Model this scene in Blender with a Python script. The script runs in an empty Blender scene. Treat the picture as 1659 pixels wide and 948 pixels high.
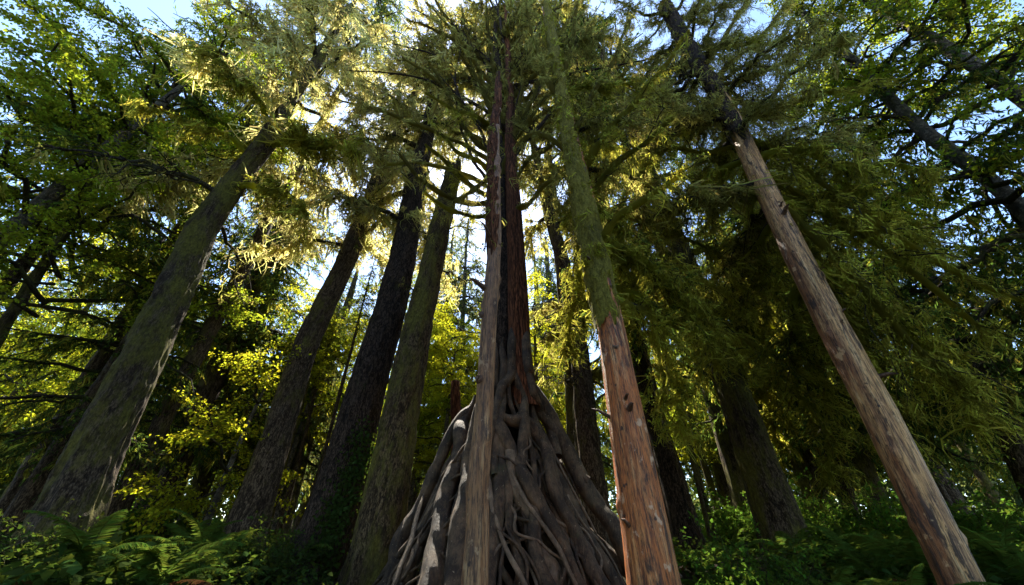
import bpy, math, numpy as np
from mathutils import Vector, Matrix, Quaternion

R = math.radians
S = bpy.context.scene
COL = S.collection
rg = np.random.default_rng(11)

# ------------------------------------------------------------------ camera
PITCH, FPX, CAMZ = R(34.5), 590.0, 1.3
ct, st = math.cos(PITCH), math.sin(PITCH)


def at(px, py, Y):
    """world point seen at photo pixel (px,py) on the upright plane y=Y"""
    u = (px - 829.5) / FPX
    v = (474.0 - py) / FPX
    D = Y / (ct - v * st)
    return Vector((u * D, Y, CAMZ + D * (st + v * ct)))


def mpp(px, py, Y):
    u = (px - 829.5) / FPX
    v = (474.0 - py) / FPX
    return Y / (ct - v * st) / FPX / math.sqrt(1 + 0.55 * u * u)


cam = bpy.data.objects.new("camera", bpy.data.cameras.new("camera"))
COL.objects.link(cam)
cam.location = (0, 0, CAMZ)
cam.rotation_euler = (math.pi / 2 + PITCH, 0, 0)
cam.data.sensor_width = 36
cam.data.lens = 36 * FPX / 1659
cam.data.clip_end = 3000
cam.data.clip_start = 0.05
S.camera = cam

# ------------------------------------------------------------------ noise
_perm = np.random.default_rng(3).permutation(256)
_val = np.random.default_rng(4).uniform(-1, 1, 256)


def vnoise(p):
    p = np.asarray(p, float)
    i = np.floor(p).astype(int)
    f = p - i
    f = f * f * (3 - 2 * f)

    def h(dx, dy, dz):
        a = _perm[(i[..., 0] + dx) & 255]
        b = _perm[(a + i[..., 1] + dy) & 255]
        return _val[_perm[(b + i[..., 2] + dz) & 255]]

    fx, fy, fz = f[..., 0], f[..., 1], f[..., 2]
    x00 = h(0, 0, 0) * (1 - fx) + h(1, 0, 0) * fx
    x10 = h(0, 1, 0) * (1 - fx) + h(1, 1, 0) * fx
    x01 = h(0, 0, 1) * (1 - fx) + h(1, 0, 1) * fx
    x11 = h(0, 1, 1) * (1 - fx) + h(1, 1, 1) * fx
    return (x00 * (1 - fy) + x10 * fy) * (1 - fz) + (x01 * (1 - fy) + x11 * fy) * fz


def sstep(a, b, x):
    t = np.clip((x - a) / (b - a), 0, 1)   # also falls, when a > b
    return t * t * (3 - 2 * t)


def ground_z(x, y):
    x = np.asarray(x, float)
    y = np.asarray(y, float)
    r = np.sqrt(x * x + y * y)
    z = 0.84 * sstep(2.0, 4.6, r) * (1 - .75 * sstep(3.4, 1.6, np.abs(x - .4)) * sstep(7.5, 5.5, y)) + 0.02 * np.clip(r - 7, 0, 60)
    n = vnoise(np.stack([x * .5, y * .5, x * 0 + 2.3], -1)) * .13 + vnoise(np.stack([x * 1.6, y * 1.6, x * 0 + 7.7], -1)) * .05
    return z + n * sstep(1, 3, r) - .45 * np.exp(-((x - 4.3) ** 2 + (y - 4.4) ** 2) / 1.1)


def norm(a):
    return a / (np.linalg.norm(a, axis=-1, keepdims=True) + 1e-9)


# ------------------------------------------------------------------ mesh builder
class MB:
    def __init__(s):
        s.V, s.L, s.T, s.M, s.S, s.n = [], [], [], [], [], 0

    def add(s, v, f, mat=0, smooth=True):
        v = np.asarray(v, np.float32).reshape(-1, 3)
        f = np.asarray(f, np.int64)
        s.V.append(v)
        s.L.append((f + s.n).reshape(-1))
        s.T.append(np.full(len(f), f.shape[1], np.int64))
        s.M.append(np.full(len(f), mat, np.int32))
        s.S.append(np.full(len(f), smooth, bool))
        s.n += len(v)

    def merge(s, o, mtx=None):
        for v, l, t, m, sm in zip(o.V, o.L, o.T, o.M, o.S):
            pass
        v = np.concatenate(o.V)
        if mtx is not None:
            A = np.array(mtx)
            v = v @ A[:3, :3].T + A[:3, 3]
        s.V.append(v.astype(np.float32))
        s.L.append(np.concatenate(o.L) + s.n)
        s.T.append(np.concatenate(o.T))
        s.M.append(np.concatenate(o.M))
        s.S.append(np.concatenate(o.S))
        s.n += len(v)

    def mesh(s, name, mats):
        me = bpy.data.meshes.new(name)
        v = np.concatenate(s.V)
        l = np.concatenate(s.L).astype(np.int32)
        t = np.concatenate(s.T)
        start = np.concatenate([[0], np.cumsum(t)[:-1]]).astype(np.int32)
        me.vertices.add(len(v))
        me.vertices.foreach_set("co", v.reshape(-1))
        me.loops.add(len(l))
        me.loops.foreach_set("vertex_index", l)
        me.polygons.add(len(t))
        me.polygons.foreach_set("loop_start", start)
        for m in mats:
            me.materials.append(m)
        me.polygons.foreach_set("material_index", np.concatenate(s.M))
        me.polygons.foreach_set("use_smooth", np.concatenate(s.S))
        me.update(calc_edges=True)
        return me

    def build(s, name, mats, parent=None, loc=None):
        o = bpy.data.objects.new(name, s.mesh(name, mats))
        COL.objects.link(o)
        o.parent = parent
        if loc is not None:
            o.location = loc
        return o


def tubes(mb, P, Rr, sides=5, mat=0, cap=False):
    """P [M,N,3], Rr [M,N]"""
    P = np.asarray(P, float)
    Rr = np.asarray(Rr, float)
    M, N, _ = P.shape
    T = norm(np.gradient(P, axis=1))
    ref = np.where(np.abs(T[:, :1, 2:3]) > .8, np.array([1., 0, 0]), np.array([0, 0, 1.]))
    ref = np.broadcast_to(ref, T.shape)
    A = norm(np.cross(T, ref))
    B = np.cross(T, A)
    a = np.linspace(0, 2 * math.pi, sides, endpoint=False)
    V = P[:, :, None, :] + Rr[:, :, None, None] * (np.cos(a)[:, None] * A[:, :, None, :] + np.sin(a)[:, None] * B[:, :, None, :])
    idx = np.arange(M * N * sides).reshape(M, N, sides)
    nx = np.roll(idx, -1, axis=2)
    F = np.stack([idx[:, :-1], nx[:, :-1], nx[:, 1:], idx[:, 1:]], -1).reshape(-1, 4)
    mb.add(V, F, mat, True)


def ribbons(mb, P, W, side, mat=0):
    P = np.asarray(P, float)
    M, N, _ = P.shape
    off = side[:, None, :] * W[:, :, None] * .5
    V = np.stack([P - off, P + off], 2)
    idx = np.arange(M * N * 2).reshape(M, N, 2)
    F = np.stack([idx[:, :-1, 0], idx[:, :-1, 1], idx[:, 1:, 1], idx[:, 1:, 0]], -1).reshape(-1, 4)
    mb.add(V, F, mat, True)


LEAF6 = np.array([(0, 0, 0), (.3, .5, .1), (.66, .3, .04), (1, 0, -.1), (.66, -.3, .04), (.3, -.5, .1)])
LEAF4 = np.array([(0, 0, 0), (.4, .5, .08), (1, 0, -.06), (.4, -.5, .08)])
LEAFM = np.array([(0, 0, 0), (.12, .45, .05), (.42, .3, .0), (.55, .62, .1), (.72, .22, .0), (1, 0, -.1),
                  (.72, -.22, .0), (.55, -.62, .1), (.42, -.3, .0), (.12, -.45, .05)])


def leaves(mb, C, A, Nn, ln, wd, tmpl=LEAF6, mat=0):
    A = norm(A)
    B = norm(np.cross(Nn, A))
    Nn = np.cross(A, B)
    V = C[:, None, :] + (tmpl[None, :, 0:1] * ln[:, None, None]) * A[:, None, :] + (tmpl[None, :, 1:2] * wd[:, None, None]) * B[:, None, :] \
        + (tmpl[None, :, 2:3] * wd[:, None, None]) * Nn[:, None, :]
    k = len(tmpl)
    F = np.arange(len(C) * k).reshape(-1, k)
    mb.add(V, F, mat, False)


def rdir(n, g):
    return norm(g.normal(size=(n, 3)))


def twigs(P0, D, L, n, sag, g, wob=.05):
    M = len(P0)
    t = np.linspace(0, 1, n)
    P = P0[:, None] + D[:, None] * (L[:, None] * t)[..., None]
    P[..., 2] -= sag[:, None] * L[:, None] * t ** 2
    w = np.cumsum(g.normal(size=(M, n, 3)), axis=1) * wob * L[:, None, None] / math.sqrt(n)
    w -= w[:, :1]
    return P + w


def sample(P, K, g, lo=0., hi=1., pw=1.):
    """K random points on M polylines, by length"""
    M, N, _ = P.shape
    ln = np.linalg.norm(np.diff(P, axis=1), axis=-1).sum(1)
    i = g.choice(M, K, p=ln / ln.sum())
    t = (lo + (hi - lo) * g.uniform(0, 1, K) ** pw) * (N - 1) * .9999
    j = t.astype(int)
    f = (t - j)[:, None]
    a, b = P[i, j], P[i, j + 1]
    return a * (1 - f) + b * f, norm(b - a), i, t / (N - 1)


def strands(mb, P0, ln, wd, g, mat=0, n=6, curl=.34, grp=6, spread=.03):
    """hanging moss: tufts of grp tapered curly ribbons that share one drift"""
    K = max(1, len(P0) // grp)
    M = K * grp
    P0 = np.repeat(P0[:K], grp, 0) + g.normal(0, spread, (M, 3))

    def rep(a, j):
        return np.repeat(a, grp, 0) + j * g.normal(size=(M,) + a.shape[1:])

    ln = np.repeat(ln[:K], grp) * g.uniform(.45, 1.1, M)
    wd = np.repeat(wd[:K], grp) * g.uniform(.6, 1.3, M)
    t = np.linspace(0, 1, n)
    P = np.repeat(P0[:, None, :], n, 1)
    P[..., 2] -= ln[:, None] * t
    ph = rep(g.uniform(0, 6.28, (K, 1)), .5)
    fr = rep(g.uniform(3, 8, (K, 1)), .8)
    am = rep(g.uniform(.2, 1.3, (K, 1)), .15) * curl * ln[:, None]
    az = rep(g.uniform(0, 6.28, (K, 1)), .4)
    dr = rep(g.normal(0, .25, (K, 2)), .12)
    P[..., 0] += am * (np.sin(ph + fr * t) - np.sin(ph)) * np.cos(az) + dr[:, :1] * ln[:, None] * t
    P[..., 1] += am * (np.sin(ph + fr * t) - np.sin(ph)) * np.sin(az) + dr[:, 1:] * ln[:, None] * t
    side = g.normal(size=(M, 3))
    side[:, 2] *= .3
    W = wd[:, None] * np.interp(t, [0, .3, .7, 1], [.7, 1, .7, .1])
    ribbons(mb, P, W, norm(side), mat)


# ------------------------------------------------------------------ materials
def newmat(name):
    m = bpy.data.materials.new(name)
    m.use_nodes = True
    nt = m.node_tree
    nt.nodes.clear()
    return m, nt


def N(nt, t, **kw):
    n = nt.nodes.new(t)
    for k, v in kw.items():
        if k in n.inputs.keys():
            n.inputs[k].default_value = v
        else:
            setattr(n, k, v)
    return n


def ramp(nt, fac, stops):
    r = nt.nodes.new("ShaderNodeValToRGB")
    el = r.color_ramp.elements
    while len(el) < len(stops):
        el.new(.5)
    for e, (p, c) in zip(el, stops):
        e.position = p
        e.color = (*c, 1)
    nt.links.new(fac, r.inputs[0])
    return r.outputs[0]


def mix(nt, fac, a, b, typ="MIX"):
    n = nt.nodes.new("ShaderNodeMix")
    n.data_type = "RGBA"
    n.blend_type = typ
    for s, v in ((0, fac), (6, a), (7, b)):
        if isinstance(v, (int, float)):
            n.inputs[s].default_value = v
        elif isinstance(v, tuple):
            n.inputs[s].default_value = (*v, 1)
        else:
            nt.links.new(v, n.inputs[s])
    return n.outputs[2]


def noise(nt, co, scale, detail=4, rough=.55, dist=0.):
    n = N(nt, "ShaderNodeTexNoise", Scale=scale, Detail=detail, Roughness=rough, Distortion=dist)
    nt.links.new(co, n.inputs["Vector"])
    return n.outputs["Fac"]


def coords(nt, sc=(1, 1, 1)):
    tc = N(nt, "ShaderNodeTexCoord")
    mp = N(nt, "ShaderNodeMapping")
    mp.inputs["Scale"].default_value = sc
    nt.links.new(tc.outputs["Object"], mp.inputs[0])
    return mp.outputs[0]


def maprange(nt, v, a, b, c=0., d=1.):
    n = N(nt, "ShaderNodeMapRange")
    nt.links.new(v, n.inputs[0])
    for i, x in zip((1, 2, 3, 4), (a, b, c, d)):
        n.inputs[i].default_value = x
    return n.outputs[0]


def finish(nt, col, rough=.9, bump=None, bs=.5, bd=.02, spec=.2):
    b = N(nt, "ShaderNodeBsdfPrincipled")
    b.inputs["Roughness"].default_value = rough
    b.inputs["Specular IOR Level"].default_value = spec
    nt.links.new(col, b.inputs["Base Color"])
    if bump is not None:
        bn = N(nt, "ShaderNodeBump")
        bn.inputs["Strength"].default_value = bs
        bn.inputs["Distance"].default_value = bd
        nt.links.new(bump, bn.inputs["Height"])
        nt.links.new(bn.outputs[0], b.inputs["Normal"])
    o = N(nt, "ShaderNodeOutputMaterial")
    nt.links.new(b.outputs[0], o.inputs[0])


def bark_mat(name, dark, light, moss, mossamt, zs=.3, scale=9., crack=.6):
    m, nt = newmat(name)
    co = coords(nt, (1, 1, zs))
    wob = N(nt, "ShaderNodeTexNoise", Scale=5., Detail=5, Roughness=.7)
    nt.links.new(co, wob.inputs["Vector"])
    va = N(nt, "ShaderNodeVectorMath")
    va.operation = "MULTIPLY_ADD"
    nt.links.new(wob.outputs["Color"], va.inputs[0])
    va.inputs[1].default_value = (.5, .5, .5)
    nt.links.new(co, va.inputs[2])
    vo = N(nt, "ShaderNodeTexVoronoi", Scale=scale * 2.2)
    nt.links.new(va.outputs[0], vo.inputs["Vector"])
    plates = maprange(nt, vo.outputs["Distance"], .75, .15)
    rid = noise(nt, co, scale * 1.6, 8, .68, .6)
    fine = noise(nt, co, 60, 6, .7)
    big = noise(nt, coords(nt, (1, 1, .5)), 1.3, 3, .5)
    hh = mix(nt, .5, mix(nt, .5, plates, rid), fine)
    c1 = ramp(nt, hh, [(.34, tuple(.3 * x for x in dark)), (.45, dark), (.58, light), (.74, tuple(min(1, 1.8 * x) for x in light))])
    c1 = mix(nt, maprange(nt, big, .35, .65, 0, .45), c1, tuple(.8 * x for x in dark))
    co2 = coords(nt, (1, 1, .45))
    mn = noise(nt, co2, 2.2, 8, .72)
    mf = maprange(nt, mn, .60 - .3 * mossamt, .74 - .3 * mossamt)
    mcol = ramp(nt, noise(nt, co2, 30, 6, .75), [(.32, tuple(.25 * x for x in moss)), (.55, moss), (.75, tuple(1.7 * x for x in moss))])
    c3 = mix(nt, mf, c1, mcol)
    finish(nt, c3, .9, hh, 1., .05 * crack / .6, .15)
    return m


def root_mat(name, dark, light, speck):
    """smooth root skin, a little worn, with small pale lichen specks"""
    m, nt = newmat(name)
    co = coords(nt)
    a = noise(nt, co, 4, 6, .6)
    f = noise(nt, coords(nt, (1, 1, .22)), 30, 8, .75, .8)
    c = ramp(nt, mix(nt, .45, a, f), [(.3, tuple(.45 * x for x in dark)), (.46, dark), (.6, light), (.75, tuple(1.4 * x for x in light))])
    s = noise(nt, co, 26, 3, .6)
    c = mix(nt, maprange(nt, s, .685, .71, 0, .8), c, speck)
    g = noise(nt, co, 2.4, 6, .7)
    c = mix(nt, maprange(nt, g, .58, .72, 0, .6), c, (.05, .055, .015))
    finish(nt, c, .7, mix(nt, .6, a, f), 1., .06, .35)
    return m


def peeled_mat(name, stops, spots=(.62, .42, .26), rotten=.5, patch=(.5, .2, .07), side=None):
    m, nt = newmat(name)
    a = noise(nt, coords(nt, (1, 1, .05)), 20, 8, .66, .5)
    c = ramp(nt, a, stops)
    pz = noise(nt, coords(nt, (1, 1, .28)), 4.5, 6, .65, .4)
    pf = maprange(nt, pz, .44, .56, 0, .85)
    if side:      # darker under-bark on one flank; the split also paints in light from the right
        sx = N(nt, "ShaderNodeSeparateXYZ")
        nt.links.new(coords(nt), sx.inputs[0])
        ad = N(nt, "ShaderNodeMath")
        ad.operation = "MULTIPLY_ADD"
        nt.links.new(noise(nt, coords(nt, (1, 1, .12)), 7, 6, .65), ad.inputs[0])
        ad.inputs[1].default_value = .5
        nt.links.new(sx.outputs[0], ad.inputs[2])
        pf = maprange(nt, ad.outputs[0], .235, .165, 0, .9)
    c = mix(nt, pf, c, patch)
    b = noise(nt, coords(nt, (1, 1, .10)), 60, 7, .75)
    c = mix(nt, maprange(nt, b, .54, .40, 0, .85), c, (.035, .014, .007))
    d = noise(nt, coords(nt, (1, 1, .16)), 9.0, 8, .7, .4)
    c = mix(nt, maprange(nt, d, .545, .60, 0, rotten), c, (.035, .015, .008))
    e = noise(nt, coords(nt, (1, 1, .75)), 6.5, 6, .65)
    c = mix(nt, maprange(nt, e, .60, .66, 0, .8), c, spots)
    k = noise(nt, coords(nt, (1, 1, .7)), 11, 2, .5)
    c = mix(nt, maprange(nt, k, .70, .74, 0, .9), c, (.03, .013, .008))
    finish(nt, c, .5, mix(nt, .5, a, mix(nt, .5, b, d)), 1., .06, .45)
    return m


def leaf_mat(name, dif, trn, tfac=.5, var=.5, gloss=.12, fine=False):
    """leaf: reflects dif, lets trn through; each leaf its own tint"""
    m, nt = newmat(name)
    ge = N(nt, "ShaderNodeNewGeometry")
    oi = N(nt, "ShaderNodeObjectInfo")
    rnd = ge.outputs["Random Per Island"]
    hs = []
    ad = N(nt, "ShaderNodeMath")
    ad.operation = "MULTIPLY_ADD"
    nt.links.new(oi.outputs["Random"], ad.inputs[0])
    ad.inputs[1].default_value = .6
    nt.links.new(rnd, ad.inputs[2])
    v = maprange(nt, ad.outputs[0], 0, 1.6, 1 - var, 1 + var)
    hu = maprange(nt, rnd, 0, 1, .47, .525)
    for c in (dif, trn):
        h = N(nt, "ShaderNodeHueSaturation")
        h.inputs["Color"].default_value = (*c, 1)
        nt.links.new(hu, h.inputs["Hue"])
        nt.links.new(v, h.inputs["Value"])
        hs.append(h.outputs[0])
    d = N(nt, "ShaderNodeBsdfDiffuse")
    t = N(nt, "ShaderNodeBsdfTranslucent")
    nt.links.new(hs[0], d.inputs[0])
    nt.links.new(hs[1], t.inputs[0])
    mx = N(nt, "ShaderNodeMixShader")
    mx.inputs[0].default_value = tfac
    nt.links.new(d.outputs[0], mx.inputs[1])
    nt.links.new(t.outputs[0], mx.inputs[2])
    last = mx.outputs[0]
    if gloss:
        g = N(nt, "ShaderNodeBsdfGlossy")
        g.inputs["Roughness"].default_value = .45
        g.inputs["Color"].default_value = (.9, .95, 1, 1)
        m2 = N(nt, "ShaderNodeMixShader")
        fr = N(nt, "ShaderNodeFresnel")
        fr.inputs[0].default_value = 1.35
        ml = N(nt, "ShaderNodeMath")
        ml.operation = "MULTIPLY"
        nt.links.new(fr.outputs[0], ml.inputs[0])
        ml.inputs[1].default_value = gloss * 6
        nt.links.new(ml.outputs[0], m2.inputs[0])
        nt.links.new(last, m2.inputs[1])
        nt.links.new(g.outputs[0], m2.inputs[2])
        last = m2.outputs[0]
    o = N(nt, "ShaderNodeOutputMaterial")
    nt.links.new(last, o.inputs[0])
    return m


MOSSG = (.125, .115, .022)
M = dict(
    bark=bark_mat("spruce bark", (.05, .033, .02), (.16, .115, .07), MOSSG, .25),
    bark_moss=bark_mat("mossy bark", (.04, .028, .018), (.13, .095, .06), MOSSG, .55),
    bark_sleeve=bark_mat("moss sleeve", (.05, .045, .015), (.15, .13, .03), (.25, .215, .035), .95, .6, 12.),
    bark_olive=bark_mat("olive brown bark", (.05, .034, .018), (.17, .12, .06), (.15, .135, .028), .5, .3),
    bark_dark=bark_mat("dark scaly bark", (.026, .018, .013), (.095, .065, .045), (.05, .055, .015), .0),
    bark_grey=bark_mat("smooth grey bark", (.09, .08, .065), (.20, .17, .13), (.07, .075, .03), .3, .8, 5.),
    bark_red=bark_mat("red cedar bark", (.07, .026, .012), (.30, .115, .05), (.05, .05, .015), -.1, .06, 14.),
    root=root_mat("root bark", (.04, .025, .013), (.15, .095, .05), (.40, .31, .19)),
    root_pale=root_mat("pale root bark", (.13, .09, .055), (.28, .20, .125), (.42, .34, .23)),
    stump=bark_mat("rotten stump wood", (.010, .007, .005), (.03, .02, .013), (.015, .016, .006), .1, .2, 6.),
    peel_red=peeled_mat("peeled red wood", [(.32, (.10, .025, .007)), (.43, (.42, .12, .028)), (.54, (.66, .26, .075)), (.68, (.80, .48, .21))], (.75, .5, .31), .85, (.60, .17, .03)),
    peel_tan=peeled_mat("peeled tan wood", [(.32, (.08, .03, .011)), (.42, (.28, .125, .045)), (.55, (.46, .25, .105)), (.70, (.6, .38, .19))], (.52, .33, .17), .7, (.32, .15, .055)),
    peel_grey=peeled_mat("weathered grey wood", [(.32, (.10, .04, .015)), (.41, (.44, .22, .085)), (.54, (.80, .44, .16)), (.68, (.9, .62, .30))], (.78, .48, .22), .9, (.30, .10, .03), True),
    stub_wood=peeled_mat("snapped branch wood", [(.32, (.04, .02, .01)), (.43, (.12, .06, .028)), (.54, (.24, .13, .06)), (.68, (.4, .25, .13))], (.3, .2, .1), .6, (.12, .05, .02)),
    twig=bark_mat("twig bark", (.03, .022, .015), (.08, .06, .04), (.07, .07, .02), .5, .5, 12.),
    moss_pale=leaf_mat("pale hanging moss", (.19, .175, .05), (.76, .69, .24), .58, .6, 0),
    moss_grey=leaf_mat("grey green hanging moss", (.115, .105, .028), (.52, .47, .11), .52, .6, 0),
    moss_dark=leaf_mat("dark green hanging moss", (.10, .10, .018), (.60, .56, .07), .58, .6, 0),
    needle=leaf_mat("conifer needles", (.035, .06, .018), (.14, .21, .03), .45, .5, .0),
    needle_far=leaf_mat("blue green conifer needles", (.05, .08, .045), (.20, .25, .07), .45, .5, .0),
    maple=leaf_mat("maple leaves", (.06, .095, .012), (.30, .35, .02), .55, .6, .0),
    maple_gold=leaf_mat("yellow green maple leaves", (.10, .12, .012), (.56, .56, .025), .6, .5, .0),
    fern=leaf_mat("fern leaflets", (.055, .095, .016), (.14, .20, .025), .38, .45, .0),
    fern_dead=leaf_mat("dead fern leaflets", (.16, .085, .03), (.22, .11, .03), .35, .4, .0),
    shrub=leaf_mat("shrub leaves", (.06, .12, .015), (.15, .25, .025), .42, .5, .0),
    herb=leaf_mat("ground cover leaves", (.035, .06, .015), (.09, .13, .015), .38, .55, .0),
)


def soil_mat():
    m, nt = newmat("forest soil")
    co = coords(nt)
    a = noise(nt, co, 3, 8, .7)
    c = ramp(nt, a, [(.3, (.012, .009, .006)), (.5, (.035, .026, .016)), (.65, (.03, .035, .012)), (.8, (.06, .05, .02))])
    finish(nt, c, .95, noise(nt, co, 18, 6, .7), 1., .06, .1)
    return m


M["soil"] = soil_mat()


# ------------------------------------------------------------------ scene bookkeeping
def thing(name, label, cat, loc, group=None):
    o = bpy.data.objects.new(name, None)
    COL.objects.link(o)
    o.empty_display_size = .3
    o.location = loc
    o["label"] = label
    o["category"] = cat
    if group:
        o["group"] = group
    return o


# ------------------------------------------------------------------ trunks
def trunk_mesh(C, rad, style, seed, sides=44, ring=.13, flare=0.):
    """C [n,3] centreline (world, bottom to top), rad [n]; returns MB in the frame (base, axis=z), matrix"""
    C = np.asarray(C, float)
    base = C[0]
    ax = norm(C[-1] - C[0])
    q = Vector((0, 0, 1)).rotation_difference(Vector(ax))
    Rm = np.array(q.to_matrix())
    Lc = (C - base) @ Rm            # local coords
    H = Lc[-1, 2]
    nr = max(12, int(H / ring))
    z = np.linspace(0, H, nr)
    cx = np.interp(z, Lc[:, 2], Lc[:, 0])
    cy = np.interp(z, Lc[:, 2], Lc[:, 1])
    g = np.random.default_rng(seed)
    r = np.interp(z, Lc[:, 2], rad)
    th = np.linspace(0, 2 * math.pi, sides, endpoint=False)
    Z, TH = np.meshgrid(z, th, indexing="ij")
    RR = np.repeat(r[:, None], sides, 1)
    if flare:
        lob = .5 + .5 * np.cos(TH * 5 + seed + 1.3 * np.sin(TH * 2 + seed))
        RR *= 1 + flare * np.exp(-Z / .55) * (.45 + lob) + .10 * flare * np.exp(-Z / 1.6) * lob
    ca, sa = np.cos(TH), np.sin(TH)

    def nz(f, fz, o):
        return vnoise(np.stack([ca * r[:, None] * f + o + seed * 3.1, sa * r[:, None] * f + o * 2, Z * fz + seed], -1))

    if style == "bark":
        d = .10 * nz(2.5, .5, 0) * RR + .022 * (1 - 2 * np.abs(nz(11, 2.6, 5))) + .014 * nz(24, 8, 9)
    elif style == "smooth":
        d = .07 * nz(2.5, .5, 0) * RR + .006 * nz(14, 3, 5)
    elif style == "flute":
        d = .10 * np.sin(TH * 5 + 1.5 * np.sin(Z * .25 + seed)) * RR * .6 + .02 * nz(12, .6, 5)
    else:   # peeled
        d = .07 * nz(3, .35, 0) * RR + .03 * RR * nz(12, .25, 5) + .006 * nz(26, 2, 7)
        for k in range(int(H * 1.6)):     # knots
            kz, ka = g.uniform(0, H), g.uniform(0, 6.28)
            dd = (np.angle(np.exp(1j * (TH - ka))) * r[:, None]) ** 2 + (Z - kz) ** 2 * .5
            d += .03 * np.exp(-dd / .0022)
    RR = RR + d
    wx = .05 * vnoise(np.stack([z * .4, z * 0 + seed, z * 0], -1))
    X = cx[:, None] + wx[:, None] + ca * RR
    Y = cy[:, None] + sa * RR
    V = np.stack([X, Y, Z], -1)
    mb = MB()
    idx = np.arange(nr * sides).reshape(nr, sides)
    nx = np.roll(idx, -1, 1)
    F = np.stack([idx[:-1], nx[:-1], nx[1:], idx[1:]], -1).reshape(-1, 4)
    V = V.reshape(-1, 3)
    top = np.array([[cx[-1], cy[-1], H + r[-1] * .4]])
    mb.add(V, F, 0, True)
    n0 = mb.n
    mb.add(top, np.zeros((0, 3), int))
    i = idx[-1]
    mb.L.append(np.stack([i, np.roll(i, -1), np.full(sides, n0)], -1).reshape(-1))
    mb.T.append(np.full(sides, 3))
    mb.M.append(np.zeros(sides, np.int32))
    mb.S.append(np.zeros(sides, bool))
    return mb, q, Rm


class Tree:
    pass


def tree(name, label, pts, Y, top=None, mat="bark", style="bark", group=None, flare=.35, sides=44, seed=None, cat="tree", ring=.13, topr=.3, trunkname="trunk"):
    """pts: (px,py,width px) from bottom up; goes on down to the ground, and up to height top"""
    if seed is None:
        seed = len(bpy.data.objects) % 97
    C = [at(x, y, Y) for x, y, w in pts]
    rad = [w * mpp(x, y, Y) / 2 for x, y, w in pts]
    d = (C[0] - C[1]).normalized()
    gz = float(ground_z(C[0].x, Y))
    k = (C[0].z - gz + .25) / max(.2, -d.z)
    if k > 0.05:
        b = C[0] + d * k
        C.insert(0, b)
        rad.insert(0, rad[0] * (1 + .05 * k))
    if top and top > C[-1].z:
        d = (C[-1] - C[-2]).normalized()
        n = 3
        z0, r0, p0 = C[-1].z, rad[-1], C[-1]
        for i in range(1, n + 1):
            f = i / n
            C.append(p0 + d * ((top - z0) / d.z * f))
            rad.append(r0 * (1 - (1 - topr) * f))
    t = Tree()
    t.C, t.rad = np.array(C), np.array(rad)
    t.Y = Y
    t.base = Vector(C[0])
    t.root = thing(name, label, cat, t.base, group)
    mb, q, _ = trunk_mesh(t.C, t.rad, style, seed, sides, ring, flare)
    o = mb.build(trunkname, [M[mat]], t.root)
    o.rotation_mode = "QUATERNION"
    o.rotation_quaternion = q
    t.trunk = o
    return t


def tpoint(t, z):
    return Vector((np.interp(z, t.C[:, 2], t.C[:, 0]), np.interp(z, t.C[:, 2], t.C[:, 1]), z)), float(np.interp(z, t.C[:, 2], t.rad))


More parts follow.
